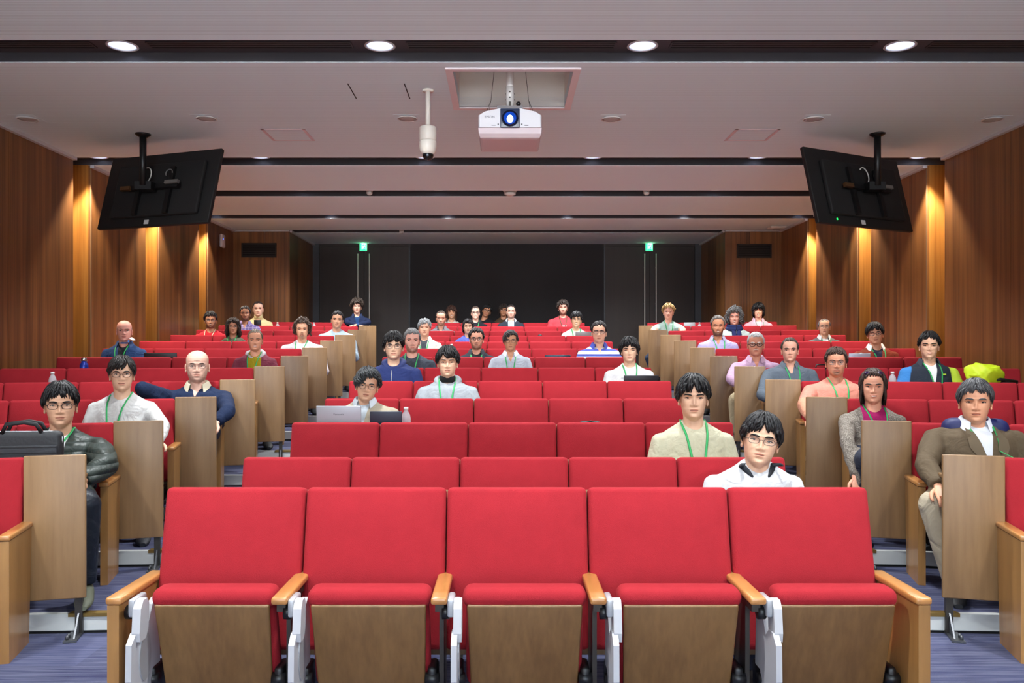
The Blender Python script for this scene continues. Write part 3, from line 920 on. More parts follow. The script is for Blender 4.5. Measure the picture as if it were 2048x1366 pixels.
for s in (-1, 1):
    mb = MB(); mb.span((s * .225 - .004, -(y1 - y0) / 2, -.003), (s * .225 + .004, (y1 - y0) / 2, .001)); mb.build('joint', M_GAP, t)
md = mat('detector_white', (206, 198, 192), 0.5)
for (px, py, y, lab, r) in ((739, 384, 11.0, 'small round smoke detector in the third dark channel, left', .05), (1293, 384, 11.0, 'small round smoke detector in the third dark channel, right', .05),
                            (1020, 381, 11.05, 'wide flat white ceiling disc in the middle of the third channel', .10), (803, 464, 14.5, 'small white detector in the rearmost dark channel', .05)):
    p = at(px, py, y)
    t = thing('smoke_detector', lab, 'detector', (p.x, p.y, CEIL + CH_D), 0)
    mb = MB(); mb.lathe([(r, 0), (r, -.03), (r * .85, -.05)], 24); mb.build('base', md, t)
    mb = MB(); mb.lathe([(r * .8, -.048), (r * .75, -.085), (r * .4, -.10), (0, -.102)], 24); mb.build('head', md, t)
p = at(1550, 457, 14.0)
t = thing('wireless_box', 'white rounded wireless unit under the ceiling beside the right wall', 'wireless unit', (p.x, 13.9, CEIL), 0)
mb = MB(); mb.rbox((0, 0, -.02), (.27, .2, .04), .018, 3); mb.build('cover', md, t)
mb = MB(); mb.box((0, 0, -.043), (.12, .1, .006)); mb.build('base_plate', mat('wireless_grey', (150, 146, 146), 0.5), t)
p = at(447, 482, 13.72)
t = thing('wireless_box', 'white oval access point with blue lamp on the left wall', 'wireless unit', (-WX, 13.72, p.z), 0)
mb = MB(); mb.rbox((.03, 0, 0), (.05, .17, .22), .024, 4); mb.build('cover', mat('camera_white2', (214, 214, 220), 0.4), t)
mb = MB(); mb.ell((.055, -.03, .03), (.006, .012, .012), 10, 6); mb.build('status_lamp', mat('led_blue', (20, 40, 120), 0.4, emit=(60, 110, 255), estr=3), t)
for sg, pxs in ((-1, (483, 553)), (1, (1474, 1543))):
    a, b = at(pxs[0], 486 if sg < 0 else 488, Y_FACE), at(pxs[1], 515 if sg < 0 else 516, Y_FACE)
    t = thing('air_grille', 'black return air grille in the %s rear wood wall' % ('left' if sg < 0 else 'right'), 'air vent', ((a.x + b.x) / 2, Y_FACE, (a.z + b.z) / 2), 0)
    W, H = (b.x - a.x) / 2, (a.z - b.z) / 2
    mb = MB()
    mb.span((-W, -.012, -H), (-W + .02, .0, H)); mb.span((W - .02, -.012, -H), (W, 0, H)); mb.span((-W, -.012, -H), (W, 0, -H + .02)); mb.span((-W, -.012, H - .02), (W, 0, H))
    mb.build('frame', mat('grille_frame', (38, 32, 28), 0.5), t)
    mb = MB(); mb.span((-W + .02, -.004, -H + .02), (W - .02, -.001, H - .02)); mb.build('back_plate', M_GAP, t)
    for q in range(6):
        z = -H + .03 + (2 * H - .06) * q / 5
        mb = MB(); mb.span((-W + .02, -.01, z - .005), (W - .02, -.004, z + .005)); mb.build('louvre', mat('grille_louvre', (24, 23, 23), 0.5), t)
def exit_sign(px, side):
    p = at(px, 493, Y_BACK - .1)
    t = thing('exit_sign', 'small glowing green exit sign above the %s rear double doors' % side, 'sign', (p.x, Y_BACK - .06, p.z), 0)
    mb = MB(); mb.box((0, .02, 0), (.15, .05, .165)); mb.build('case', mat('sign_case', (200, 206, 200), 0.5), t)
    mb = MB(); mb.box((0, -.007, 0), (.138, .006, .152)); f = mb.build('lit_panel', mat('sign_green', (20, 170, 90), 0.4, emit=(30, 235, 120), estr=2.6), t)
    wm = mat('sign_white', (240, 255, 245), 0.4, emit=(225, 255, 235), estr=4.5)
    mb = MB()
    mb.box((-.022, -.0115, 0), (.012, .003, .11)); mb.box((.052, -.0115, 0), (.012, .003, .11)); mb.box((.015, -.0115, .05), (.086, .003, .012))
    mb.build('doorway_pictogram', wm, f)
    mb = MB()
    mb.ell((.018, -.0115, .033), (.009, .002, .009), 10, 6)
    for a, b in (((.014, .02), (.005, -.012)), ((.005, -.012), (.02, -.03)), ((.02, -.03), (.012, -.05)), ((.005, -.012), (-.012, -.03)), ((-.012, -.03), (-.03, -.03)), ((.012, .016), (-.008, .006)), ((.012, .016), (.03, .004))):
        mb.tube([(a[0], -.0115, a[1]), (b[0], -.0115, b[1])], .005, 6)
    mb.build('runner_pictogram', wm, f)
    lt = bpy.data.lights.new('exit_glow', 'POINT'); lt.energy = .12; lt.color = (.2, 1, .5); lt.shadow_soft_size = .06
    lo = bpy.data.objects.new('exit_glow', lt); COL.objects.link(lo); lo.location = (p.x, Y_BACK - .16, p.z)
exit_sign(726, 'left')
exit_sign(1299, 'right')

# ------------------------------------------------------------------ people
ZT  = [-.012, 0, .012, .03, .05, .07, .09, .11, .13, .15, .17, .19, .205, .217, .2235, .226]
AT  = [.016, .031, .043, .054, .0615, .066, .0695, .072, .0735, .0745, .0735, .066, .054, .036, .018, .0005]
FT  = [.058, .077, .087, .0895, .0905, .089, .087, .086, .0915, .0935, .0905, .081, .066, .044, .022, .0005]
BT  = [.03, .035, .04, .05, .062, .073, .083, .090, .095, .096, .092, .082, .066, .045, .022, .0005]
def smoothstep(a, b, x):
    t = np.clip((x - a) / (b - a), 0, 1); return t * t * (3 - 2 * t)
def gs(u): return np.exp(-u * u)

def head_grid(M, N, P):
    u = np.linspace(-1, 1, M, endpoint=False)
    phi = PI * np.sign(u) * np.abs(u) ** 1.35
    zz = np.concatenate([np.linspace(-.115, -.02, 6), np.linspace(-.014, .15, int(N * .66)), np.linspace(.155, .2258, N - 6 - int(N * .66))])
    fat = P.get('fat', 1.0); jaw = P.get('jaw', 1.0)
    X = np.zeros((len(zz), M)); Y = np.zeros_like(X)
    for i, z in enumerate(zz):
        a = np.interp(z, ZT, AT); f = np.interp(z, ZT, FT); b = np.interp(z, ZT, BT)
        a *= fat * (1 + (jaw - 1) * float(smoothstep(.09, .03, z)))
        if z < -.012: a = f = b = .001
        s, c = np.sin(phi), np.cos(phi)
        p = 2.25
        bb = np.where(c > 0, f, b)
        r1 = 1.0 / ((np.abs(s) / a) ** p + (np.abs(c) / bb) ** p) ** (1 / p)
        k = float(smoothstep(.075, .03, z))
        an = .053 * P.get('neckw', 1.0) + .012 * float(smoothstep(-.05, -.11, z)); fn = .044 + .02 * float(smoothstep(-.04, -.11, z)); bn = .066
        bb = np.where(c > 0, fn, bn)
        r2 = k / np.sqrt((s / an) ** 2 + (c / bb) ** 2) + 1e-4
        q = 9.0
        r = (r1 ** q + r2 ** q) ** (1 / q)
        X[i] = r * s; Y[i] = -r * c
    Z = np.repeat(zz[:, None], M, 1)
    # face relief
    fr = smoothstep(0.0, -.04, Y)
    sm = P.get('smile', 0.3)
    d = np.zeros_like(X)
    nh = np.interp(Z, [.062, .068, .074, .081, .09, .10, .112, .124], [0, .009, .0185, .0215, .0175, .0115, .006, .001]) * P.get('nose', 1.0)
    nw = np.interp(Z, [.066, .078, .09, .112], [.0135, .0115, .0085, .0075]) * P.get('nosew', 1.0)
    d += nh * gs(X / nw)
    for sg in (-1, 1):
        d += .0065 * gs((X - sg * .0145) / .0065) * gs((Z - .0745) / .006)
        d -= .0130 * gs((X - sg * .031) / .0155) * gs((Z - .1125) / .0105)
        d += .0055 * gs((X - sg * .03) / .022) * gs((Z - .1295) / .007)
        d += (.003 + .003 * sm) * gs((X - sg * .042) / .016) * gs((Z - (.082 + .004 * sm)) / .014)
        d -= .002 * sm * gs((X - sg * .032) / .006) * gs((Z - .055) / .012)
    zc = Z - sm * 7.0 * np.minimum(X * X, .0009)
    d += .0052 * gs(X / .019) * gs((zc - .0525) / .0052)
    d += .0062 * gs(X / .017) * gs((zc - .0405) / .0055)
    d -= .004 * gs(X / .022) * gs((zc - .0465) / .0022)
    d -= .0035 * gs(X / .016) * gs((Z - .029) / .006)
    d += .0055 * gs(X / .017) * gs((Z - .013) / .010)
    Y = Y - d * fr
    lip = 1 - (X / .0235) ** 2 - ((zc - .0465) / .0098) ** 2
    lip = np.where((Y < -.05), lip, -1.0)
    return X, Y, Z, lip, zc

def beard_field(X, Y, Z, lip, zc, kind):
    """>0 where a beard grows"""
    b = np.full_like(X, -1.0)
    front = Y < .012
    ax = np.abs(X)
    if kind in ('full', 'stubble'):
        line = .040 + np.clip((ax - .030) / .04, 0, 1) * .066          # upper edge rises to the sideburn
        v = np.minimum((line - Z) / .012, (Z + .012) / .01)
        mou = 1 - ((Z - .060) / .0065) ** 2 - (X / .031) ** 2
        v = np.maximum(v, mou)
        b = np.where(front, v, -1.0)
    elif kind == 'goatee':
        ring = np.minimum(1 - (X / .031) ** 2 - ((Z - .033) / .036) ** 2, 1.0)
        b = np.where(front, ring, -1.0)
    elif kind == 'moustache':
        b = np.where(front, 1 - (X / .030) ** 2 - ((Z - .0605 + X * X * 9) / .0072) ** 2, -1.0)
    return np.where(lip > 0.15, -1.0, b)

def skin_mat(name, rgb, lipc, beardc, bs):
    m = bpy.data.materials.new(name)
    nt, N, L, b = nodes_of(m)
    c = lin(rgb)
    tc = N.new('ShaderNodeTexCoord')
    n = N.new('ShaderNodeTexNoise'); n.inputs['Scale'].default_value = 22; n.inputs['Detail'].default_value = 3
    L.new(tc.outputs['Object'], n.inputs['Vector'])
    mx0 = N.new('ShaderNodeMix'); mx0.data_type = 'RGBA'
    mx0.inputs[6].default_value = (c[0] * .95, c[1] * .88, c[2] * .85, 1); mx0.inputs[7].default_value = (min(1, c[0] * 1.04), c[1] * 1.06, c[2] * 1.06, 1)
    L.new(n.outputs['Fac'], mx0.inputs[0])
    def layer(attr, col, lo, hi, strength, prev):
        a = N.new('ShaderNodeAttribute'); a.attribute_name = attr
        mr = N.new('ShaderNodeMapRange'); mr.inputs[1].default_value = lo; mr.inputs[2].default_value = hi; mr.inputs[4].default_value = strength
        L.new(a.outputs['Fac'], mr.inputs[0])
        mx = N.new('ShaderNodeMix'); mx.data_type = 'RGBA'; mx.inputs[7].default_value = (*lin(col), 1)
        L.new(prev, mx.inputs[6]); L.new(mr.outputs[0], mx.inputs[0])
        return mx.outputs[2]
    out = mx0.outputs[2]
    if beardc: out = layer('beard', beardc, -.2, .9, bs * .85, out)
    out = layer('lip', lipc, -.05, .3, .75, out)
    L.new(out, b.inputs['Base Color'])
    b.inputs['Roughness'].default_value = 0.5
    b.inputs['Specular IOR Level'].default_value = 0.35
    b.inputs['Subsurface Weight'].default_value = 0.0
    return m

def cloth_mat(name, main, inner, pants, skin, pattern=None):
    m = bpy.data.materials.new(name)
    nt, N, L, b = nodes_of(m)
    c = lin(main)
    tc = N.new('ShaderNodeTexCoord')
    n = N.new('ShaderNodeTexNoise'); n.inputs['Scale'].default_value = 60; n.inputs['Detail'].default_value = 3
    L.new(tc.outputs['Object'], n.inputs['Vector'])
    mx = N.new('ShaderNodeMix'); mx.data_type = 'RGBA'
    mx.inputs[6].default_value = (*[v * .88 for v in c], 1); mx.inputs[7].default_value = (*[min(1, v * 1.1) for v in c], 1)
    L.new(n.outputs['Fac'], mx.inputs[0])
    out = mx.outputs[2]
    def mixcol(fac, col, prev):
        q = N.new('ShaderNodeMix'); q.data_type = 'RGBA'; q.inputs[7].default_value = (*lin(col), 1)
        L.new(prev, q.inputs[6]); L.new(fac, q.inputs[0]); return q.outputs[2]
    def ramp(src, lo, hi):
        mr = N.new('ShaderNodeMapRange'); mr.inputs[1].default_value = lo; mr.inputs[2].default_value = hi; L.new(src, mr.inputs[0]); return mr.outputs[0]
    def attr(a):
        q = N.new('ShaderNodeAttribute'); q.attribute_name = a; return q.outputs['Fac']
    if pattern:
        sp = N.new('ShaderNodeSeparateXYZ'); L.new(tc.outputs['Object'], sp.inputs[0])
        if pattern[0] == 'knit':
            n4 = N.new('ShaderNodeTexNoise'); n4.inputs['Scale'].default_value = 150; L.new(tc.outputs['Object'], n4.inputs['Vector'])
            out = mixcol(ramp(n4.outputs['Fac'], .45, .6), pattern[1], out)
        if pattern[0] in ('stripe', 'plaid'):
            per = pattern[2]
            for ax in (('Z',) if pattern[0] == 'stripe' else ('Z', 'X')):
                a = N.new('ShaderNodeMath'); a.operation = 'MULTIPLY'; a.inputs[1].default_value = 2 * PI / per
                L.new(sp.outputs[ax], a.inputs[0])
                s = N.new('ShaderNodeMath'); s.operation = 'SINE'; L.new(a.outputs[0], s.inputs[0])
                out = mixcol(ramp(s.outputs[0], .15, .35) if pattern[0] == 'stripe' else ramp(s.outputs[0], .3, 2.2), pattern[1], out)
        if pattern[0] == 'sides':      # coloured sleeves: (left colour, right colour)
            out = mixcol(ramp(attr('sleeveL'), -.004, .004), pattern[1], out)
            out = mixcol(ramp(attr('sleeveR'), -.004, .004), pattern[2], out)
    out = mixcol(ramp(attr('inner'), -.002, .002), inner, out)
    out = mixcol(ramp(attr('pants'), -.004, .004), pants, out)
    out = mixcol(ramp(attr('bare'), -.003, .003), skin, out)
    L.new(out, b.inputs['Base Color'])
    b.inputs['Roughness'].default_value = 0.85
    b.inputs['Specular IOR Level'].default_value = 0.25
    n5 = N.new('ShaderNodeTexNoise'); n5.inputs['Scale'].default_value = 9; n5.inputs['Detail'].default_value = 3; n5.inputs['Distortion'].default_value = 1.2
    L.new(tc.outputs['Object'], n5.inputs['Vector'])
    bp = N.new('ShaderNodeBump'); bp.inputs['Strength'].default_value = 0.6; bp.inputs['Distance'].default_value = 0.03
    hsrc = n5.outputs['Fac']
    if pattern and pattern[0] == 'quilt':
        q1 = N.new('ShaderNodeMath'); q1.operation = 'MULTIPLY'; q1.inputs[1].default_value = PI / pattern[1]; L.new(sp.outputs['Z'], q1.inputs[0])
        q2 = N.new('ShaderNodeMath'); q2.operation = 'SINE'; L.new(q1.outputs[0], q2.inputs[0])
        q3 = N.new('ShaderNodeMath'); q3.operation = 'ABSOLUTE'; L.new(q2.outputs[0], q3.inputs[0])
        q4 = N.new('ShaderNodeMath'); q4.operation = 'MULTIPLY_ADD'; q4.inputs[1].default_value = .6
        q5 = N.new('ShaderNodeMath'); q5.operation = 'LESS_THAN'; q5.inputs[1].default_value = 0.0; L.new(attr('pants'), q5.inputs[0])
        q6 = N.new('ShaderNodeMath'); q6.operation = 'MULTIPLY'; L.new(q3.outputs[0], q6.inputs[0]); L.new(q5.outputs[0], q6.inputs[1])
        L.new(q6.outputs[0], q4.inputs[0]); L.new(n5.outputs['Fac'], q4.inputs[2])
        hsrc = q4.outputs[0]; b.inputs['Roughness'].default_value = 0.45
    L.new(hsrc, bp.inputs['Height']); L.new(bp.outputs['Normal'], b.inputs['Normal'])
    return m

def hair_mat(rgb, rgb2=None):
    key = 'hair_%d_%d_%d' % rgb
    if key in MATS: return MATS[key]
    m = bpy.data.materials.new(key)
    nt, N, L, b = nodes_of(m)
    c = lin(rgb); c2 = lin(rgb2) if rgb2 else tuple(min(1, v * 1.9 + .004) for v in c)
    tc = N.new('ShaderNodeTexCoord')
    n = N.new('ShaderNodeTexNoise'); n.inputs['Scale'].default_value = 70; n.inputs['Detail'].default_value = 3
    L.new(tc.outputs['Object'], n.inputs['Vector'])
    mr = N.new('ShaderNodeMapRange'); mr.inputs[1].default_value = .35; mr.inputs[2].default_value = .68; L.new(n.outputs['Fac'], mr.inputs[0])
    mx = N.new('ShaderNodeMix'); mx.data_type = 'RGBA'; mx.inputs[6].default_value = (*c, 1); mx.inputs[7].default_value = (*c2, 1)
    L.new(mr.outputs[0], mx.inputs[0]); L.new(mx.outputs[2], b.inputs['Base Color'])
    b.inputs['Roughness'].default_value = 0.5
    b.inputs['Specular IOR Level'].default_value = 0.35
    MATS[key] = m
    return m

M_EYEW = mat('eye_white', (204, 194, 186), 0.4)
M_EYED = mat('eye_dark', (34, 24, 20), 0.15)
M_LASH = mat('lash_line', (46, 32, 28), 0.6)
M_MOUTH = mat('mouth_line', (96, 44, 42), 0.6)
M_TEETH = mat('teeth', (232, 228, 220), 0.3)
M_LANY = mat('green_lanyard', (44, 168, 92), 0.6)
M_CLIP = mat('lanyard_clip', (24, 26, 26), 0.4)

SC = Vector((0, -.002, .112)); SA = (.0765, .0965, .1145)      # skull ellipsoid for hair
def sk(phi, th, off=0.0):
    return Vector((SC.x + (SA[0] + off) * math.sin(th) * math.sin(phi), SC.y - (SA[1] + off) * math.sin(th) * math.cos(phi), SC.z + (SA[2] + off) * math.cos(th)))

def hair_mesh(mb, H, rng, lod):
    rad = math.radians
    part = H.get('part', 0.0)
    def line(phi):
        a = abs(phi)
        keys = [0, rad(28), rad(48), rad(72), rad(90), rad(125), PI]
        vals = [H['front'], H.get('front2', H['front'] + 2), H.get('temple', min(H['front'] + 14, H['side'])), H['side'] - 2, H['side'] - 12 if H.get('ears', True) else H['side'], H['side'] + 8, H['back']]
        return rad(float(np.interp(a, keys, vals)))
    t = H['t']
    bald = H.get('bald', 0)          # polar angle of a bald crown
    # cap
    A, B = (28, 12) if lod else (20, 8)
    rows = []
    for j in range(B + 1):
        row = []
        for k in range(A):
            ph = -PI + 2 * PI * k / A
            e = line(ph) - rad(2 + (7 if abs(ph) < 1.0 else 0))
            th0 = rad(bald) if bald else 0.01
            th = th0 + (max(e, th0 + .02) - th0) * j / B
            q = j / B
            off = t * .62 * (1 - q ** 5 * .9) * (min(1, q * 3 + .1) if bald else 1)
            if H.get('top'): off += H['top'] * max(0, math.cos(th)) ** 1.5
            row.append(sk(ph, th, off + .0015))
        rows.append(row)
    mb.grid(rows, closed=True)
    n = int(H.get('n', 240) * (1.9 if lod else .7)); wd = H.get('w', .011) * (.58 if lod else 1.0)
    curl = H.get('curl', 0.0); sweep = rad(H.get('sweep', 12)); longl = H.get('long', 0.0)
    for q in range(n):
        ph = rng.uniform(-PI, PI)
        e = line(ph) + rad(rng.uniform(-1.6, 1) * H.get('jag', 5))
        th0 = rng.uniform(rad(bald) if bald else .03, max(e * .82, rad(bald) + .02))
        if bald and th0 > e - .02: continue
        ln = min(e - th0, rad(rng.uniform(40, 75)))
        if q < n * .45 and not bald: th0 = max(e - ln, .02)       # edge locks make the outline
        lift = t * rng.uniform(.5, 1.25)
        sw = sweep * rng.uniform(.3, 1.2) * (1 if math.sin(ph - part) > 0 else -1) * (1 if not H.get('oneway') else 0) + (sweep if H.get('oneway') else 0)
        pts = []; rd = []
        K = 6 if lod else 4
        hang = longl if (longl and abs(ph) > rad(H.get('face', 52))) else 0
        for k in range(K + 1):
            s = k / K
            th = th0 + ln * s
            off = lift * (.35 + .9 * math.sin(PI * min(1, .25 + s * .75)))
            if H.get('top'): off += H['top'] * max(0, math.cos(th)) ** 1.5
            p = sk(ph + sw * s * s, th, off)
            if curl: p += Vector(rng.normal(0, 1, 3)) * curl
            pts.append(p); rd.append(wd * (1.0 if s < .5 else 1.0 - (s - .5) * 1.5) * (.8 + .4 * (s > .1)))
        if hang and th0 + ln > rad(60):
            base = pts[-1].copy()
            rd = [r * 1.0 for r in rd]; rd[-1] = wd; rd[-2] = wd
            L_ = hang * rng.uniform(.82, 1.05)
            for k in range(1, 6):
                s = k / 5
                p = base + Vector((math.sin(ph) * H.get('flare', .01) * math.sin(PI * s * .9), -math.cos(ph) * .004 * s + H.get('backw', .0) * s, -L_ * s))
                if curl: p += Vector(rng.normal(0, 1, 3)) * curl
                pts.append(p); rd.append(wd * (1.25 - .9 * s))
        cen = SC
        up = (pts[0] - cen).normalized()
        mb.tube(pts, rd, 4, True, (tuple((pts[len(pts) // 2] - cen).normalized()), .5))

def arm_hand(mb, wrist, dirv, palm_n, s, curl=.5, side=1):
    """palm and five bent fingers; dirv: pointing direction, palm_n: out of the back of the hand"""
    d = Vector(dirv).normalized(); n = Vector(palm_n); n = (n - d * n.dot(d)).normalized(); x = d.cross(n) * side
    W = Vector(wrist)
    P = []
    for (t, w, h) in ((-.03, .024, .020), (.0, .026, .018), (.04, .038, .015), (.085, .041, .013), (.098, .036, .010)):
        c = W + d * (t * s)
        P.append([c + x * (w * s * math.cos(a)) + n * (h * s * math.sin(a)) for a in [2 * PI * k / 10 for k in range(10)]])
    mb.grid(P, closed=True); mb.add(P[-1], [tuple(range(10))], True)
    for k, (off, ln) in enumerate(((-.030, .070), (-.010, .080), (.010, .075), (.028, .060))):
        p = W + d * (.085 * s) + x * (off * s)
        pts = [p]; a = .15
        for j, q in enumerate((.42, .32, .26)):
            dd = d * math.cos(a) - n * math.sin(a)
            p = p + dd * (ln * q * s); pts.append(p); a += curl * (.9 + .15 * k)
        mb.tube(pts, [.0092 * s, .0088 * s, .008 * s, .006 * s], 7)
    p = W + d * (.025 * s) - x * (.026 * s)
    pts = [p]; dd = (d * .75 - x * .65 - n * .15).normalized(); p = p + dd * (.038 * s); pts.append(p)
    dd = (d * .95 - x * .25 - n * .25).normalized(); p = p + dd * (.03 * s); pts.append(p)
    dd = (d * .95 + x * .1 - n * .35).normalized(); p = p + dd * (.024 * s); pts.append(p)
    mb.tube(pts, [.013 * s, .0115 * s, .0095 * s, .007 * s], 7)

def seg_dist(P, a, b):
    a = np.array(a); b = np.array(b); ab = b - a
    t = np.clip(((P - a) @ ab) / max(1e-9, ab @ ab), 0, 1)
    return np.linalg.norm(P - (a + t[:, None] * ab), axis=1), t

def remesh(me, voxel, smooth=5):
    o = bpy.data.objects.new('tmp', me); COL.objects.link(o)
    r = o.modifiers.new('r', 'REMESH'); r.mode = 'VOXEL'; r.voxel_size = voxel; r.use_smooth_shade = True
    sm = o.modifiers.new('s', 'SMOOTH'); sm.factor = .5; sm.iterations = smooth
    dg = bpy.context.evaluated_depsgraph_get()
    out = bpy.data.meshes.new_from_object(o.evaluated_get(dg))
    bpy.data.objects.remove(o); bpy.data.meshes.remove(me)
    return out

FAR_HAND = 9.0
def person(P):
    b, i = P['block'], P['row']
    rng = np.random.RandomState(P['seed'])
    # where the head is
    y = 0.0; x = 0.0
    dy = P.get('dy', .20)
    y = row_y(i) - dy
    for _ in range(4):
        p = at(P['px'], P['chin'], y); y = line_y(b, i, p.x) - dy
    chin = at(P['px'], P['chin'], y)
    lod = y < 9.5
    H = P.get('hair')
    hh = (P['chin'] - P['top']) * y / F_PX
    s = hh / (.226 + (H['t'] + H.get('top', 0) if H and not H.get('bald') else .002))
    s = min(1.12, max(.86, s))
    byaw = {'C': 0, 'L': TILT, 'R': -TILT}[b] * .8
    fz = row_f(min(i, 13))
    root = thing('person', P['label'], 'person', (chin.x, line_y(b, i, chin.x) - .26, fz), 0)
    O = root.location.copy()
    def loc(v): return Vector(v) - O
    cl = loc(chin)
    # head rotation: looks at the camera
    yaw = math.atan2(chin.x - CAM.x, y) * .9
    yaw = -yaw + math.radians(P.get('yaw', 0))
    Rh = Euler((math.radians(P.get('pitch', 0)), 0, 0)).to_matrix()
    Rh = Matrix.Rotation(yaw, 3, 'Z') @ Matrix.Rotation(math.radians(P.get('roll', 0)), 3, 'Y') @ Rh
    axis_pt = Vector((0, -.075, .0))       # chin tip in head space lands on the chin pixel
    def hd(v): return cl + (Rh @ (Vector(v) - axis_pt)) * s
    nb = cl + (Rh @ (Vector((0, .014, -.020)) - axis_pt)) * s
    Nn = Vector((nb.x, nb.y, nb.z + P.get('nz', 0)))
    # ---------------- clothes: pelvis, torso, arms, legs grown together
    bl = P.get('build', 1.0) * s
    pel = Vector((0, .02, .50))
    Rb = Matrix.Rotation(byaw, 3, 'Z')
    mb = MB()
    tl = (Nn - pel).length
    T = [(tl + .01, .13, .10), (tl - .03, .18, .135), (tl * .76, .168, .13), (tl * .55, .17, .13), (.24 * s, .186, .130), (.17 * s, .193, .122), (.115 * s, .192, .110), (.080 * s, .180, .098), (.055 * s, .155, .088), (.034 * s, .122, .080), (.016 * s, .094, .074), (.002 * s, .076, .069), (-.012 * s, .063, .063)]
    rows = []
    for (dz, hw, hdp) in T:
        t = 1 - dz / tl
        cx = pel.lerp(Nn, t); cx.y += .03 * math.sin(PI * min(1, max(0, t)))
        k = bl if dz > .06 else s * (bl / s * .35 + .65)
        fd = P.get('dip', .052) * s * float(smoothstep(.075 * s, -.005, dz))           # neckline dips at the front
        rows.append([cx + Rb @ Vector((hw * k * math.cos(a), hdp * k * math.sin(a), -fd * max(0, -math.sin(a)))) for a in [2 * PI * q / 22 for q in range(22)]])
    mb.grid(rows, closed=True); mb.add(rows[0], [tuple(range(21, -1, -1))], True); mb.add(rows[-1], [tuple(range(22))], True)
    arms = []
    for sg, key in ((-1, 'armL'), (1, 'armR')):
        S = pel.lerp(Nn, 1 - .118 * s / tl) + Rb @ Vector((sg * .172 * bl, .022, 0))
        A = P.get(key)
        if A:
            E_, W_ = loc(at(*A[0])), loc(at(*A[1]))
        else:
            E_ = S + Rb @ Vector((sg * .07, -.07, -.27 * s)); W_ = Vector((Nn.x * .6, 0, 0)) + Rb @ Vector((sg * .11, -.34, 0)); W_.z = max(.70, E_.z + .0)
            W_.y = min(W_.y, E_.y - .18)
        arms.append((S, E_, W_))
        th = P.get('sleeve', 1.0)
        up = [S + Vector((-sg * .06, 0, .018)), S + Vector((0, 0, .004)), S.lerp(E_, .35), S.lerp(E_, .75), E_]
        mb.tube(up, [.05 * bl, .058 * bl, .059 * bl * th, .052 * bl * th, .048 * bl * th], 12)
        mb.ell(S, (.056 * bl, .058 * bl, .055 * bl), 12, 8); mb.ell(E_, (.05 * bl * th,) * 3, 10, 6)
        mb.tube([E_, E_.lerp(W_, .35), E_.lerp(W_, .95)], [.05 * bl * th, .048 * bl * th, .034 * bl * th], 12)
    legs = []
    for sg, key in ((-1, 'legL'), (1, 'legR')):
        A = P.get(key)
        h0 = pel + Rb @ Vector((sg * .09, -.03, 0))
        if A: K, An = loc(at(*A[0])), loc(at(*A[1]))
        else:
            K = h0 + Rb @ Vector((sg * .06, -.42, .03)); An = Vector((K.x, K.y + .04, .09))
        legs.append((h0, K, An))
        mb.tube([h0, h0.lerp(K, .5), K], [.092 * bl, .082 * bl, .062 * bl], 12); mb.ell(K, (.064 * bl,) * 3, 10, 6)
        mb.tube([K, K.lerp(An, .35), An], [.062 * bl, .058 * bl, .042 * bl], 12)
    for e in P.get('extra_blobs', []):
        mb.ell(Nn + Vector(e[0]) * s, Vector(e[1]) * s, 12, 8)
    me = remesh(mb.mesh('body', []), .0105 if y < 5.6 else (.013 if lod else .018), 5 if lod else 3)
    nv = len(me.vertices)
    co = np.zeros(nv * 3, np.float32); me.vertices.foreach_get('co', co); co = co.reshape(-1, 3).astype(np.float64)
    # cloth folds
    rel = co - np.array(Nn)
    for q in range(7):
        k = rng.normal(0, 1, 3); k /= np.linalg.norm(k); fq = rng.uniform(22, 62)
        ph = rng.uniform(0, 6)
        amp = .0022 * (.5 + .5 * np.sin(rel @ rng.normal(0, 9, 3)))
        co += (amp * np.sin(rel @ k * fq + ph))[:, None] * rng.normal(0, .6, 3)
    me.vertices.foreach_set('co', co.astype(np.float32).ravel())
    relb = (co - np.array(Nn)) @ np.array(Rb)           # body-aligned, origin at the neck
    # fields
    dl = np.full(nv, 9.0)
    for (a, k, c) in legs:
        dl = np.minimum(dl, np.minimum(seg_dist(co, a, k)[0] - .03, seg_dist(co, k, c)[0]))
    dtor = seg_dist(co, pel + Vector((0, 0, .06)), Nn)[0] - .07
    darm = np.full(nv, 9.0); bare = np.full(nv, -1.0); sl = {}
    for (S, E_, W_), nm in zip(arms, ('sleeveL', 'sleeveR')):
        d1, t1 = seg_dist(co, S, E_); d2, t2 = seg_dist(co, E_, W_)
        darm = np.minimum(darm, np.minimum(d1, d2))
        lenU = (E_ - S).length
        along = np.where(d1 < d2, t1 * lenU, lenU + t2 * (W_ - E_).length)
        near = np.minimum(d1, d2) < .085
        if P.get('short') is not None:
            bare = np.maximum(bare, np.where(near & (np.minimum(d1, d2) < dtor + .03), along - P['short'] * lenU, -1.0))
        sl[nm] = np.where(near, (.075 - np.minimum(d1, d2)) * 1.0 + 0 * along, -.05)
    pants = np.minimum(np.minimum(dtor, darm - .02) - dl, .62 - co[:, 2])
    inner = np.full(nv, -1.0)
    op = P.get('open')
    if P.get('collar') and not op:
        op = (.042, .004, .10); P['inner_c'] = P['skin']
    if op:                              # (half width at neck, half width below, length)
        dz = -relb[:, 2]
        wd_ = np.interp(dz, [-.08, 0, op[2], op[2] + .01], [op[0], op[0], op[1], op[1] if op[1] > .012 else -.05])
        inner = np.where(relb[:, 1] < .02, wd_ - np.abs(relb[:, 0]), -.05)
    def setattr_(mesh, nm, arr):
        a = mesh.attributes.new(nm, 'FLOAT', 'POINT'); a.data.foreach_set('value', arr.astype(np.float32))
    # ---------------- head, neck, ears, eyes, hands
    M, N = (84, 76) if y < 7.5 else ((64, 60) if lod else (44, 44))
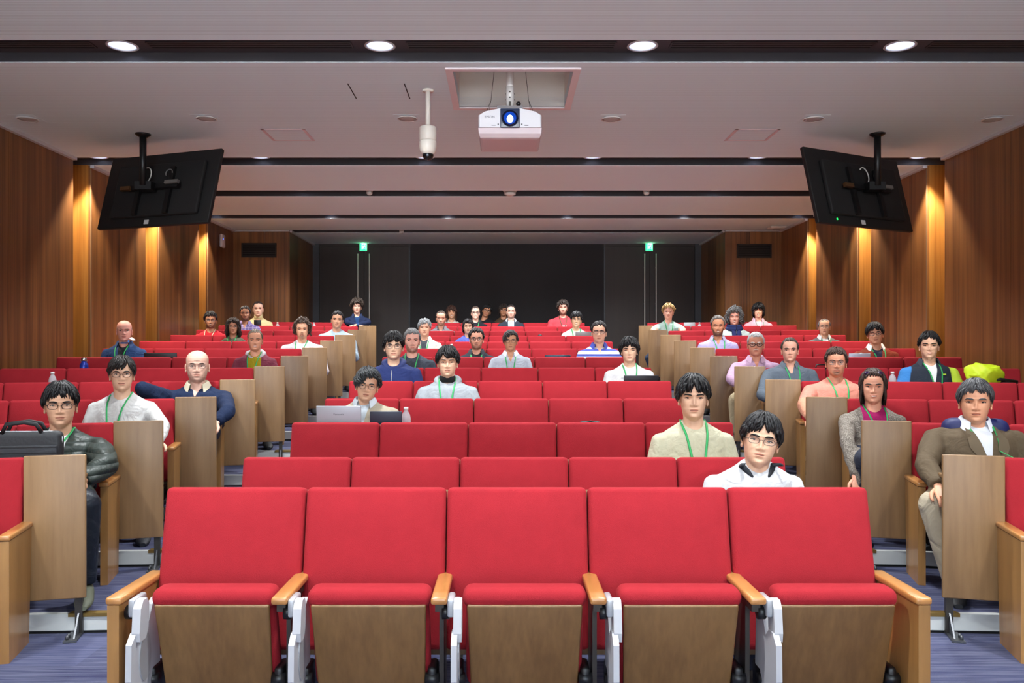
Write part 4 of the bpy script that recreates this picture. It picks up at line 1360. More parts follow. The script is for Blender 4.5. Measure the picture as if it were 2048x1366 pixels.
    X, Y, Z, lip, zc = head_grid(M, N, P)
    brd = beard_field(X, Y, Z, lip, zc, P['beard'][0]) if P.get('beard') else np.full_like(X, -1.0)
    hb = MB()
    Rr, Cc = X.shape
    hb.mi = 1
    hb.grid([[hd((X[r, c], Y[r, c], Z[r, c])) for c in range(Cc)] for r in range(Rr)], closed=True)
    lipv = list(lip.ravel()); brv = list(brd.ravel())
    def ysurf(xq, zq):
        d = (X - xq) ** 2 + (Z - zq) ** 2 + (Y > 0) * 9
        return float(Y.ravel()[int(np.argmin(d))])
    Mh = Rh * s
    def hell(c, r, n=10, m=6, R2=None):
        o0 = len(hb.v)
        mm = Mh if R2 is None else Mh @ R2
        hb.ell(hd(c), r, n, m, mm)
    for sg in (-1, 1):
        hb.mi = 1
        hell((sg * .0745 * P.get('fat', 1), .012, .098), (.007, .018, .031), 12, 8, Matrix.Rotation(sg * .35, 3, 'Z') @ Matrix.Rotation(.2, 3, 'X'))
        hell((sg * .076 * P.get('fat', 1), .006, .075), (.006, .009, .011), 8, 6)
        op_ = P.get('eye', .8)
        ex, ez = .0315, .1120
        ey = ysurf(sg * ex, ez)
        hb.mi = 2; hell((sg * ex, ey + .0015, ez), (.0145, .0050, .0062 * op_), 12, 8)
        hb.mi = 3; hell((sg * ex, ey - .0016, ez), (.0078, .0034, max(.0042, min(.0070, .0074 * op_))), 10, 6)
        hb.mi = 4
        pts = [(sg * ex + u * .0165, ey - .0035 + abs(u) ** 2 * .0035 + .001, ez + .0064 * op_ * (1 - u * u) - (.0015 if u * sg > 0 else 0) * abs(u)) for u in (-1, -.6, -.2, .2, .6, 1)]
        hb.tube([hd(p) for p in pts], .0024 * s, 5)
        # brow
        hb.mi = 5
        bw = P.get('brow', 1.0)
        pts = []
        for u in (-1, -.6, -.2, .2, .6, 1):
            xx = sg * (.0325 + u * .0195); zz_ = .1285 + .003 * (1 - (u - .2) ** 2) - (.003 if u > .8 else 0) + P.get('browz', 0)
            pts.append(hd((xx, ysurf(xx, zz_) - .0005, zz_)))
        hb.tube(pts, [.003 * s * bw, .0050 * s * bw, .0052 * s * bw, .0046 * s * bw, .0036 * s * bw, .0016 * s], 6)
    sm = P.get('smile', .3)
    hb.mi = 6
    pts = [(u * .0215, ysurf(u * .0215, .0465 + sm * 7 * min(.0009, (u * .0215) ** 2)) - .0006, .0465 + sm * 7 * min(.0009, (u * .0215) ** 2)) for u in (-1, -.66, -.33, 0, .33, .66, 1)]
    hb.tube([hd(p) for p in pts], [.001 * s, .0018 * s, .0021 * s, .0021 * s, .0021 * s, .0018 * s, .001 * s], 5)
    if P.get('teeth'):
        hb.mi = 7
        pts = [(u * .0165, ysurf(u * .0165, .0475 + sm * 7 * (u * .0165) ** 2) - .0022, .0470 + sm * 7 * (u * .0165) ** 2) for u in (-1, -.6, -.2, .2, .6, 1)]
        hb.tube([hd(p) for p in pts], [.0012 * s, .0030 * s, .0036 * s, .0036 * s, .0030 * s, .0012 * s], 6)
    hb.mi = 6
    for sg in (-1, 1):
        hell((sg * .0068, ysurf(0, .071) + .007, .0695), (.0032, .004, .0018), 6, 4)
    # hands
    hb.mi = 1
    for (S, E_, W_), sg in zip(arms, (-1, 1)):
        hdir = W_ - E_
        pn = P.get('handn', (0, 0, 1)) if abs(hdir.normalized().z) < .85 else (0, -1, 0)
        arm_hand(hb, W_, hdir, pn, s * .98, P.get('curl', .45), side=sg)
    # shoes
    hb.mi = 8
    for (h0, K, An), sg in zip(legs, (-1, 1)):
        d = Rb @ Vector((sg * .2, -1, 0)); d.normalize(); xv = d.cross(Vector((0, 0, 1)))
        zf = max(0.0, An.z - .085)
        rowsP = []
        for (t, w_, h_) in ((-.07, .022, .05), (-.055, .034, .085), (0, .040, .10), (.06, .044, .075), (.13, .047, .055), (.18, .040, .045), (.205, .02, .025)):
            c = Vector((An.x, An.y, zf)) + d * t
            rowsP.append([c + xv * (w_ * math.cos(a)) + Vector((0, 0, max(0.0, h_ * .5 + h_ * .5 * math.sin(a)))) for a in [2 * PI * q / 12 for q in range(12)]])
        hb.grid(rowsP, closed=True); hb.add(rowsP[0], [tuple(range(11, -1, -1))]); hb.add(rowsP[-1], [tuple(range(12))])
    hm = hb.mesh('head', [])
    nh = len(hm.vertices)
    # ---------------- join into one body mesh
    bm = bmesh.new()
    for nm, arr in (('inner', inner), ('pants', pants), ('bare', bare), ('sleeveL', sl['sleeveL']), ('sleeveR', sl['sleeveR']), ('lip', np.full(nv, -1.0)), ('beard', np.full(nv, -1.0))):
        setattr_(me, nm, arr)
    pad = nh - len(lipv)
    for nm, arr in (('lip', np.array(lipv + [-1.0] * pad)), ('beard', np.array(brv + [-1.0] * pad)), ('inner', np.full(nh, -1.)), ('pants', np.full(nh, -1.)), ('bare', np.full(nh, -1.)), ('sleeveL', np.full(nh, -1.)), ('sleeveR', np.full(nh, -1.))):
        setattr_(hm, nm, arr)
    bm.from_mesh(me); bm.from_mesh(hm)
    full = bpy.data.meshes.new('body')
    bm.to_mesh(full); bm.free()
    bc = P.get('beard', (None, (40, 32, 28), 1.0))
    key = 'seed%d' % P['seed']
    skm = skin_mat('skin_' + key, P['skin'], P.get('lipc', tuple(int(v * k) for v, k in zip(P['skin'], (.88, .70, .68)))), bc[1], bc[2])
    clm = cloth_mat('cloth_' + key, P['top_c'], P.get('inner_c', P['top_c']), P.get('pants_c', (40, 44, 58)), P['skin'], P.get('pattern'))
    hc = P.get('browc', P.get('hairc', (30, 26, 24)))
    for m_ in (clm, skm, M_EYEW, M_EYED, M_LASH, hair_mat(hc), M_MOUTH, M_TEETH, mat('shoe_%d_%d_%d' % P.get('shoe_c', (30, 30, 32)), P.get('shoe_c', (30, 30, 32)), .6)):
        full.materials.append(m_)
    full.polygons.foreach_set('use_smooth', [True] * len(full.polygons))
    bod = link('body', full, root)
    bvh = None
    def chest_y(xq, zq):
        nonlocal bvh
        if bvh is None: bvh = BVHTree.FromPolygons([v.co.copy() for v in me.vertices], [tuple(p.vertices) for p in me.polygons])
        h = bvh.ray_cast(Vector((xq, -1.2, zq)), Vector((0, 1, 0)))
        return h[0].y if h[0] is not None else Nn.y - .1
    # ---------------- hair and what is worn
    if H:
        m2 = MB(); hair_mesh(m2, H, rng, lod)
        m2.v = [tuple(hd(v)) for v in m2.v]
        m2.build('hair', hair_mat(P.get('hairc', (22, 20, 20)), P.get('hairc2')), root)
    if P.get('bun'):
        m2 = MB(); m2.ell(hd(P['bun']), (.04 * s, .04 * s, .036 * s), 12, 8); m2.build('hair_bun', hair_mat(P.get('hairc', (22, 20, 20)), P.get('hairc2')), root)
    if P.get('glasses'):
        g = P['glasses']; col = g[0]; rt = g[1] * (1.15 if y < 6 else 1.5); rx, rz = g[2], g[3]
        m2 = MB(); yb = ysurf(0, .112) - .006
        for sg in (-1, 1):
            pts = []
            for k in range(17):
                a = 2 * PI * k / 16
                ca, sa = math.cos(a), math.sin(a)
                e = g[4] if len(g) > 4 else 2.6
                pts.append(hd((sg * (.0335) + rx * math.copysign(abs(ca) ** (2 / e), ca), yb + .004 * (abs(sg * .0335 + rx * ca) / .05) ** 2 * 2, .1085 + rz * math.copysign(abs(sa) ** (2 / e), sa))))
            m2.tube(pts, rt * s, 6, False)
            m2.tube([hd((sg * (.0335 + rx), yb + .008, .112)), hd((sg * .074, -.03, .113)), hd((sg * .077, .012, .110)), hd((sg * .075, .026, .098))], rt * s * .9, 6)
        m2.tube([hd((-.0335 + rx, yb, .112)), hd((0, yb - .002, .1145)), hd((.0335 - rx, yb, .112))], rt * s, 6)
        gl = m2.build('glasses', mat('glasses_%d_%d_%d' % col, col, .3, .2), root)
        m2 = MB()
        for sg in (-1, 1):
            m2.add([hd((sg * .0335 + rx * math.cos(2 * PI * k / 16), yb + .003, .1085 + rz * math.sin(2 * PI * k / 16))) for k in range(16)], [tuple(range(16))])
        m2.build('lenses', mat('lens_clear', (255, 255, 255), .08, spec=.3, alpha=.04), gl)
    if P.get('shades'):
        m2 = MB()
        for sg in (-1, 1):
            m2.ell(hd((sg * .032, -.062, .205)), (.028 * s, .010 * s, .017 * s), 14, 8, Rh @ Matrix.Rotation(-.7, 3, 'X'))
            m2.tube([hd((sg * .058, -.055, .2)), hd((sg * .084, .0, .165)), hd((sg * .084, .03, .14))], .002 * s, 6)
        m2.tube([hd((-.01, -.072, .204)), hd((.01, -.072, .204))], .002 * s, 6)
        m2.build('sunglasses', mat('sunglass_dark', (40, 26, 52), .1), root)
    if P.get('lanyard'):
        ln = P['lanyard'] if isinstance(P['lanyard'], float) else .30
        lc = P.get('lany_c')
        lm = mat('lanyard_%d_%d_%d' % lc, lc, .6) if lc else M_LANY
        m2 = MB()
        for sg in (-1, 1):
            top = .066 * s
            pts = []
            for k in range(9):
                t_ = k / 8
                xq = sg * (top * (1 - t_) + .012 * t_); zq = Nn.z - .018 * s - ln * s * t_
                v = Rb @ Vector((xq, 0, 0)); xx = Nn.x + v.x
                yy = chest_y(xx, zq) - .006
                if t_ < .1: yy = min(yy, Nn.y - .015)
                pts.append((xx, yy, zq))
            pts = [(Nn.x + (Rb @ Vector((sg * .066 * s, 0, 0))).x, Nn.y + .02, Nn.z + .008 * s)] + pts
            m2.tube(pts, .0062 * s, 6, True, ((0, 1, 0), .25))
        la = m2.build('lanyard', lm, root)
        m2 = MB(); q = Vector(pts[-1]); q.x = Nn.x
        m2.box(q + Vector((0, -.006, -.03)), (.018, .008, .045)); m2.build('clip', M_CLIP, la)
    if P.get('collar'):
        m2 = MB()
        cc = P['collar']; r0 = .071 * s; op2 = math.radians((cc[1] if len(cc) > 1 else 26) + 10)
        wide = cc[2] if len(cc) > 2 else .045
        rows = [[], [], [], []]
        K = 28
        for k in range(K + 1):
            a = op2 + (2 * PI - 2 * op2) * k / K
            frn = max(0.0, math.cos(a))                       # 1 at the front
            dvec = Rb @ Vector((math.sin(a), -math.cos(a), 0))
            base = Nn + Vector((0, 0.006 * s, 0))
            z0 = -.030 * frn * s; 
            rows[0].append(base + dvec * (r0 * .96) + Vector((0, 0, z0 - .012 * s)))
            rows[1].append(base + dvec * (r0 * .99) + Vector((0, 0, z0 + .026 * s)))
            tip = wide * (1 + .6 * frn ** 4)
            rows[2].append(base + dvec * (r0 * 1.10) + Vector((0, 0, z0 + .018 * s)))
            rows[3].append(base + dvec * (r0 * 1.10 + tip * .42 * s) + Vector((0, -.008 * frn * s, z0 + .018 * s - tip * (.75 + .45 * frn) * s)))
        m2.grid(rows)
        m2.build('collar', mat('collar_%d_%d_%d' % cc[0], cc[0], .8), root)
    if P.get('hood'):
        m2 = MB(); pts = []; rd = []
        for k in range(21):
            a = math.radians(22) + (2 * PI - math.radians(44)) * k / 20
            frn = (1 + math.cos(a)) / 2
            v = Rb @ Vector((math.sin(a) * (.088 - .03 * frn ** 3), -math.cos(a) * .085, 0)) * s
            pts.append(Nn + v + Vector((0, .012 * s, (-.005 - .075 * frn ** 2.2) * s))); rd.append((.034 - .014 * frn) * s)
        m2.tube(pts, rd, 10); hdm = mat('hood_%d_%d_%d' % P['hood'], P['hood'], .85)
        m2.ell(Nn + Vector((0, .10, -.04)) * s, (.10 * s, .05 * s, .085 * s), 14, 8)
        m2.build('hood', hdm, root)
    if P.get('turtleneck'):
        m2 = MB(); tt = P['turtleneck']
        hgt = tt[1] if len(tt) > 1 else .055
        m2.lathe([(.066 * s, -.03 * s), (.064 * s, .01 * s), (.061 * s, hgt * s), (.056 * s, hgt * s + .004), (.054 * s, hgt * .4 * s)], 20, nb + Vector((0, .004, 0)), None, True, 1, 1.05)
        m2.build('turtleneck', mat('turtle_%d_%d_%d' % tt[0], tt[0], .85), root)
    if P.get('scarf'):
        m2 = MB()
        for (r_, dz, th_) in ((.088, -.02, .036), (.082, .012, .030)):
            pts = [Nn + Vector((math.sin(a) * r_, -math.cos(a) * r_ * .95, dz - .022 * (1 + math.cos(a)) / 2)) * s for a in [2 * PI * k / 18 for k in range(19)]]
            m2.tube(pts, th_ * s, 9, False)
        for sg in (-1, 1):
            pts = [(Nn.x + sg * .035, min(chest_y(Nn.x + sg * .035, Nn.z - q) - .025, Nn.y - .07), Nn.z - q) for q in (.04, .12, .2, .3)]
            m2.tube(pts, [.03, .036, .036, .034], 8, True, ((0, 1, 0), .55))
        m2.build('scarf', mat('scarf_%d_%d_%d' % P['scarf'], P['scarf'], .9, var=.2, vscale=40), root)
    if P.get('lapel'):
        lc = P['lapel']; m2 = MB()
        for sg in (-1, 1):
            A_ = []
            for k in range(8):
                t_ = k / 7
                zi = Nn.z - .028 * s - .28 * s * t_
                xi = .064 * (1 - t_) + .006 * t_
                wo = [.012, .034, .058, .066, .05, .036, .02, .002][k]
                rowp = []
                for q in (0, 1):
                    xx = Nn.x + (Rb @ Vector((sg * (xi + wo * q) * s, 0, 0))).x
                    rowp.append(Vector((xx, chest_y(xx, zi + .012 * q) - .009, zi + .012 * q)))
                A_.append(rowp)
            m2.grid(A_)
        m2.build('lapels', mat('lapel_%d_%d_%d' % lc, lc, .85), root)
    if P.get('zip'):
        m2 = MB()
        pts = [(Nn.x, chest_y(Nn.x, Nn.z - q) - .005, Nn.z - q) for q in (.085, .12, .17, .22, .28, .34)]
        m2.tube(pts, .004, 6); m2.build('zip', M_SILVER, root)
    if P.get('print'):          # small chest print (x, z below neck, width, height, colour)
        for pr in P['print']:
            m2 = MB(); xx, zz_ = Nn.x + pr[0], Nn.z - pr[1]
            rowsP = [[Vector((xx + pr[2] * u, chest_y(xx + pr[2] * u, zz_ + pr[3] * v) - .004, zz_ + pr[3] * v)) for u in (-.5, -.17, .17, .5)] for v in (-.5, .5)]
            m2.grid(rowsP); m2.build('chest_print', mat('print_%d_%d_%d' % pr[4], pr[4], .6), root)
    if P.get('undershirt'):    # dark straps at the neckline
        for sg in (-1, 1):
            m2 = MB()
            pts = []
            for k in range(6):
                xq = Nn.x + sg * (.085 - .01 * k) * s; zq = Nn.z + (.0 - .012 * k) * s
                pts.append((xq, chest_y(xq, zq) - .004, zq))
            m2.tube(pts, [.012, .014, .014, .012, .009, .004], 6, True, ((0, 1, 0), .4))
            m2.build('undershirt', mat('under_%d_%d_%d' % P['undershirt'], P['undershirt'], .8), root)
    if P.get('mask'):
        m2 = MB()
        rowsP = []
        for k in range(7):
            a_ = -.5 + 1.25 * k / 6
            rowsP.append([hd((.07 * math.sin(a_) * 1.05, -.075 * math.cos(a_) + .0, -.004 - .01 * math.cos(a_))), hd((.08 * math.sin(a_), -.062 * math.cos(a_), -.030 + (.045 if k > 4 else 0)))])
        m2.grid(rowsP); m2.build('face_mask', mat('mask_blue', (70, 120, 190), .8), root)
        m2 = MB(); m2.grid([[hd((.05, -.052, .03)), hd((.075, -.01, .045))], [hd((.085, -.06, .005)), hd((.115, -.02, .012))]]); m2.build('mask_flap', mat('mask_white', (232, 232, 230), .8), root)
    bpy.data.meshes.remove(hm)
    bpy.data.meshes.remove(me)
    # the seat this person sits on
    n = 5 if b == 'C' else 4
    best = min(range(n), key=lambda k: (seat_pos(b, i, k) - Vector((chin.x, 0, 0))).x ** 2)
    OCC.add((b, i, best))
    return root

# hair styles: hairline angles from the crown (front, side, back), thickness, locks
def hs(front=62, side=98, back=122, t=.014, **k):
    d = dict(front=front, side=side, back=back, t=t); d.update(k); return d
FRINGE = hs(69, 97, 120, .015, n=330, w=.011, jag=7, sweep=14)
FRINGE_S = hs(64, 95, 120, .013, n=280, w=.010, jag=8, sweep=14)
SHORT = hs(58, 95, 120, .011, n=240, w=.008, jag=3, temple=66)
CROP = hs(55, 93, 118, .010, n=220, w=.007, jag=2, temple=64)
RECEDE = hs(46, 94, 118, .009, n=200, w=.007, jag=3, front2=52, temple=58)
BALDSIDE = hs(40, 95, 118, .004, n=120, w=.005, bald=62, jag=2)
CURLY = hs(60, 104, 124, .034, n=330, w=.010, curl=.007, jag=8, ears=False, long=.03, face=58)
PULLED = hs(50, 90, 116, .008, n=200, w=.007, temple=62, jag=1)
LONGS = hs(70, 104, 125, .015, n=280, w=.012, long=.15, face=50, ears=False, flare=.015)
BOB = hs(80, 108, 126, .018, n=330, w=.012, long=.055, face=48, ears=False, flare=.018, jag=3)
ASIAN, ASIAN2, PALE, TAN, BROWN = (222, 180, 152), (216, 170, 140), (230, 186, 166), (218, 166, 136), (186, 134, 106)
BK, DK, GREY, LGREY = (17, 16, 18), (42, 30, 24), (92, 92, 96), (128, 128, 130)
G_BLACK = ((22, 20, 22), .0016, .0235, .0155, 3.2)
G_THIN = ((110, 92, 74), .0009, .023, .016, 2.6)
G_ROUND = ((92, 66, 44), .0012, .0225, .0195, 2.1)
WHITE = (226, 226, 224)
PEOPLE = [
 # ---- front of the hall
 dict(px=1515, top=823, chin=930, row=2, block='C', dy=.34, label='person in white T-shirt and thin glasses leaning forward, nearest in the centre block', skin=ASIAN, hair=hs(66, 98, 120, .015, n=360, w=.011, jag=8, sweep=20), hairc=BK, glasses=((70, 62, 60), .0011, .0235, .0135, 3.0), top_c=(206, 208, 212), roll=9, pitch=-4, nz=.03, dip=.055, eye=.6, smile=-.05, build=1.02, undershirt=(34, 40, 48), short=.8, fat=1.04),
 dict(px=1388, top=748, chin=838, row=3, block='C', dy=.24, label='person in cream sweatshirt with green lanyard, behind the white-shirted one', skin=ASIAN, hair=FRINGE, hairc=BK, top_c=(190, 186, 160), lanyard=.30, eye=.6, smile=.1, build=1.0, yaw=2),
 dict(px=120, top=763, chin=853, row=3, block='L', dy=.20, label='person in dark olive puffer jacket and black glasses behind the black laptop bag', skin=ASIAN2, hair=FRINGE_S, hairc=BK, glasses=G_BLACK, top_c=(52, 60, 56), inner_c=(220, 220, 222), pattern=('quilt', .05), open=(.06, .045, .5), lanyard=.34, eye=.6, smile=-.05, build=1.08, pants_c=(26, 32, 42), shoe_c=(84, 88, 72), sleeve=1.2,
      armR=((212, 930, 4.72), (165, 962, 4.52)), legR=((172, 1010, 4.38), (172, 1168, 4.36))),
 dict(px=243, top=711, chin=781, row=4, block='L', dy=.22, label='smiling person in white sweater and brown glasses behind a wooden end panel', skin=ASIAN, hair=hs(67, 96, 118, .014, n=300, w=.010, jag=9, sweep=26, part=.5), hairc=(26, 22, 22), glasses=((70, 46, 40), .0016, .0235, .0165, 2.8), top_c=(204, 204, 202), inner_c=(204, 204, 202), lanyard=.32, eye=.55, smile=.5, pants_c=(30, 34, 46), shoe_c=(34, 36, 44), armR=((326, 852, 5.72), (316, 884, 5.48)), legR=((290, 960, 5.42), (287, 1068, 5.42))),
 dict(px=394, top=699, chin=763, row=5, block='L', dy=.22, label='bald person in navy sweater resting an arm along the seat back', skin=PALE, hair=hs(40, 92, 114, .002, n=40, w=.003, bald=70), hairc=(120, 96, 84), browc=(60, 44, 38), glasses=((120, 112, 106), .0008, .0225, .0135, 2.8), beard=('stubble', (96, 78, 70), .35), top_c=(26, 40, 70), collar=((206, 196, 170), 24, .04), eye=.8, smile=.05, build=1.1, fat=1.05, jaw=1.06,
      armL=((285, 778, 6.45), (330, 815, 6.62)), armR=((456, 822, 6.45), (432, 846, 6.3))),
 dict(px=510, top=658, chin=701, row=7, block='L', dy=.22, label='smiling person in maroon hooded cardigan over a mustard shirt', skin=(220, 160, 130), hair=PULLED, hairc=(96, 84, 72), top_c=(112, 46, 62), inner_c=(150, 132, 22), open=(.066, .075, .5), hood=(178, 168, 172), lanyard=.32, eye=.75, smile=.7, teeth=True, build=1.02),
 dict(px=604, top=636, chin=677, row=9, block='L', dy=.24, label='person with bushy curly brown hair and goatee in white T-shirt', skin=TAN, hair=hs(46, 104, 122, .024, n=360, w=.009, curl=.008, jag=8, ears=False, long=.02, face=66, temple=60), hairc=(64, 50, 42), beard=('goatee', (44, 32, 26), .85), top_c=(200, 192, 196), lanyard=.30, smile=.1, build=1.16),
 dict(px=673, top=621, chin=656, row=11, block='L', dy=.24, label='dark-haired person in pale blue shirt leaning forward beside the aisle', skin=TAN, hair=SHORT, hairc=(30, 26, 28), top_c=(168, 188, 204), smile=.2, build=1.1, roll=4),
 dict(px=466, top=636, chin=668, row=10, block='L', dy=.24, label='person with shoulder-length dark curls and glasses in olive green top', skin=BROWN, hair=hs(56, 108, 124, .026, n=330, w=.011, curl=.006, long=.13, face=50, ears=False, flare=.03, jag=8), hairc=(40, 30, 26), glasses=((90, 70, 56), .0010, .023, .018, 2.2), top_c=(90, 90, 74), lanyard=.30, smile=.5, build=.9),
 dict(px=421, top=622, chin=656, row=11, block='L', dy=.24, label='bearded person with glasses in red sweater below the access point', skin=BROWN, hair=hs(62, 96, 118, .017, n=260, w=.010, jag=5, sweep=20), hairc=(26, 24, 26), glasses=((60, 60, 64), .0011, .0235, .0155, 2.6), beard=('full', (34, 26, 24), .75), top_c=(176, 30, 44), lanyard=.30, lany_c=(190, 184, 160), smile=.5, teeth=True),
 dict(px=490, top=611, chin=641, row=12, block='L', dy=.22, label='bearded person in purple checked shirt before the rear wood wall', skin=BROWN, hair=SHORT, hairc=(34, 30, 32), beard=('full', (36, 28, 26), .8), top_c=(110, 96, 150), pattern=('plaid', (206, 190, 220), .05), collar=((130, 112, 160), 26), smile=.6, build=1.05),
 dict(px=516, top=602, chin=632, row=13, block='L', dy=.22, label='person with pulled-back dark hair in beige turtleneck, rearmost at the left', skin=PALE, hair=PULLED, hairc=(44, 34, 32), top_c=(200, 182, 138), turtleneck=((206, 188, 144), .06), smile=.6, build=.98),
 dict(px=714, top=596, chin=626, row=13, block='L', dy=.30, label='curly-haired person in dark blue shirt leaning on the seat back by the aisle', skin=(220, 171, 149), hair=hs(64, 100, 122, .034, n=330, w=.010, curl=.008, jag=8), hairc=(52, 42, 36), top_c=(26, 36, 66), inner_c=(30, 60, 104), open=(.05, .012, .2), collar=((28, 42, 76), 30), smile=.0, build=1.0,
      armL=((695, 646, 13.95), (722, 652, 13.72)), armR=((737, 646, 13.95), (712, 650, 13.75))),
 dict(px=248, top=640, chin=682, row=8, block='L', dy=.22, label='bald person in blue jacket with a mask under the chin', skin=(220, 160, 145), hair=hs(40, 92, 112, .002, n=60, w=.003, bald=66), hairc=(150, 126, 112), browc=(120, 90, 78), top_c=(38, 62, 104), inner_c=(24, 26, 34), open=(.05, .03, .3), collar=((44, 70, 116), 34, .05), lanyard=.30, smile=-.3, build=1.0, mask=True),
 # ---- centre block
 dict(px=730, top=735, chin=802, row=4, block='C', dy=.26, label='grey-haired person with round glasses behind the silver laptop', skin=(220, 173, 143), hair=hs(56, 98, 120, .022, n=330, w=.010, curl=.003, jag=6, sweep=30, oneway=True), hairc=(40, 42, 44), hairc2=(110, 112, 114), glasses=G_ROUND, top_c=(172, 162, 142), inner_c=(186, 196, 204), open=(.052, .01, .16), collar=((196, 204, 212), 24, .035), eye=.55, smile=.15, roll=8, build=1.16, fat=1.03, nz=.02),
 dict(px=895, top=691, chin=753, row=5, block='C', dy=.24, label='person in light grey hooded sweatshirt and black turtleneck', skin=ASIAN, hair=hs(66, 99, 118, .018, n=340, w=.012, jag=10, sweep=34, part=-.4), hairc=(18, 17, 19), top_c=(156, 162, 168), hood=(160, 166, 172), turtleneck=((22, 22, 26), .022), lanyard=.32, eye=.7, smile=.25, build=1.08, print=[(0, .24, .13, .03, (150, 158, 166))]),
 dict(px=787, top=662, chin=718, row=6, block='C', dy=.22, label='person in navy zip hooded sweatshirt and glasses', skin=ASIAN, hair=hs(67, 100, 120, .018, n=340, w=.012, jag=8, sweep=20), hairc=(16, 15, 17), glasses=((96, 88, 84), .0011, .0235, .0155, 2.8), top_c=(38, 50, 100), hood=(40, 52, 104), zip=True, eye=.4, smile=.0, build=1.08, fat=1.06, print=[(.09, .21, .07, .018, (214, 218, 226))]),
 dict(px=825, top=656, chin=704, row=7, block='C', dy=.20, label='grey-haired bearded person in dark grey T-shirt', skin=(231, 177, 160), hair=SHORT, hairc=(96, 96, 96), beard=('full', (96, 72, 62), .7), browc=(96, 80, 70), top_c=(58, 64, 76), lanyard=.32, short=.8, smile=.1, build=1.04, yaw=4),
 dict(px=849, top=636, chin=672, row=9, block='C', dy=.20, label='grey-haired person in open white shirt, eyes nearly closed', skin=(220, 171, 145), hair=FRINGE_S, hairc=(110, 112, 114), top_c=(200, 196, 190), inner_c=(60, 66, 72), open=(.05, .015, .25), collar=((230, 226, 220), 30, .05), lanyard=.30, eye=.2, smile=-.1, build=1.02),
 dict(px=882, top=621, chin=651, row=12, block='C', dy=.20, label='smiling short-haired person in grey pullover over a checked shirt', skin=(228, 171, 145), hair=RECEDE, hairc=(60, 46, 38), beard=('stubble', (90, 64, 52), .6), top_c=(104, 108, 112), collar=((120, 112, 120), 28), smile=.8, teeth=True),
 dict(px=903, top=610, chin=637, row=14, block='C', dy=.22, label='person with long brown hair and pale top in the dim rear row', skin=(214, 160, 128), hair=hs(74, 104, 125, .016, n=260, w=.012, long=.17, face=48, ears=False, flare=.014), hairc=(58, 36, 28), top_c=(206, 200, 190), smile=.6, teeth=True, build=.92),
 dict(px=936, top=637, chin=667, row=10, block='C', dy=.22, label='person with chin-length black hair in violet blue top', skin=ASIAN, hair=hs(62, 104, 124, .014, n=260, w=.012, long=.07, face=56, ears=False, flare=.01, part=.4), hairc=(26, 22, 24), top_c=(88, 98, 178), smile=.1, eye=.4, build=.92),
 dict(px=953, top=655, chin=698, row=8, block='C', dy=.20, label='dark-haired person with glasses in black fleece jacket', skin=(211, 154, 130), hair=hs(54, 96, 118, .014, n=240, w=.009, jag=3, temple=64), hairc=(34, 30, 30), glasses=((50, 46, 48), .0012, .0235, .0155, 2.6), beard=('stubble', (54, 42, 38), .6), top_c=(36, 40, 50), inner_c=(22, 22, 26), open=(.05, .02, .2), collar=((34, 38, 48), 30, .05), lanyard=.32, smile=.4, build=1.0),
 dict(px=951, top=612, chin=638, row=13, block='C', dy=.22, label='smiling person with glasses and tied-back hair in black hooded top', skin=PALE, hair=PULLED, hairc=(70, 56, 50), glasses=((60, 52, 54), .0012, .023, .016, 2.6), top_c=(30, 30, 38), hood=(32, 32, 40), lanyard=.32, smile=.8, teeth=True, build=.96),
 dict(px=970, top=607, chin=633, row=14, block='C', dy=.24, label='dark-haired person with glasses tilting the head, dim rear row', skin=(188, 132, 102), hair=FRINGE_S, hairc=(16, 15, 17), glasses=((30, 28, 30), .0014, .0235, .0165, 2.4), top_c=(26, 27, 32), roll=18, smile=.3),
 dict(px=1007, top=607, chin=632, row=14, block='C', dy=.22, label='person half hidden in the rearmost row with dark bobbed hair', skin=(192, 136, 104), hair=hs(72, 104, 124, .014, n=220, w=.012, long=.06, face=52, ears=False), hairc=(40, 30, 26), glasses=((40, 36, 38), .0012, .023, .0165, 2.2), top_c=(70, 52, 36), smile=.2, build=.92),
 dict(px=1022, top=609, chin=636, row=13, block='C', dy=.22, label='short-haired person in dark jacket with wide white collar', skin=PALE, hair=RECEDE, hairc=(34, 28, 28), beard=('stubble', (90, 70, 62), .5), top_c=(44, 50, 62), inner_c=(160, 176, 190), open=(.055, .045, .4), collar=((220, 220, 222), 42, .11), smile=.4, build=1.04),
 dict(px=1021, top=660, chin=701, row=7, block='C', dy=.22, label='person with glasses in white button-down shirt, middle of the centre block', skin=(209, 154, 121), hair=hs(54, 97, 118, .015, n=260, w=.010, jag=6, sweep=30, oneway=True), hairc=(40, 38, 38), glasses=((86, 72, 60), .0011, .0235, .0155, 2.8), top_c=(178, 184, 196), collar=((214, 220, 230), 22, .04), lanyard=.32, eye=.6, smile=.5, build=1.06),
 dict(px=1126, top=599, chin=629, row=13, block='C', dy=.22, label='bearded person in red T-shirt with white print, rear of the centre block', skin=(220, 166, 147), hair=hs(62, 98, 120, .022, n=280, w=.010, curl=.004, jag=8), hairc=(44, 36, 32), beard=('full', (50, 36, 30), .8), top_c=(206, 66, 76), lanyard=.22, lany_c=(90, 70, 50), short=.8, smile=.2, build=1.1, print=[(.01, .20, .09, .05, (232, 222, 222))]),
 dict(px=1152, top=622, chin=654, row=11, block='C', dy=.22, label='black-haired person with round glasses in white top behind a grey laptop', skin=(235, 192, 156), hair=FRINGE, hairc=(20, 20, 24), glasses=((120, 96, 76), .0010, .023, .019, 2.1), top_c=(204, 204, 198), lanyard=.30, eye=.5, smile=.2, teeth=True, build=.98, roll=3),
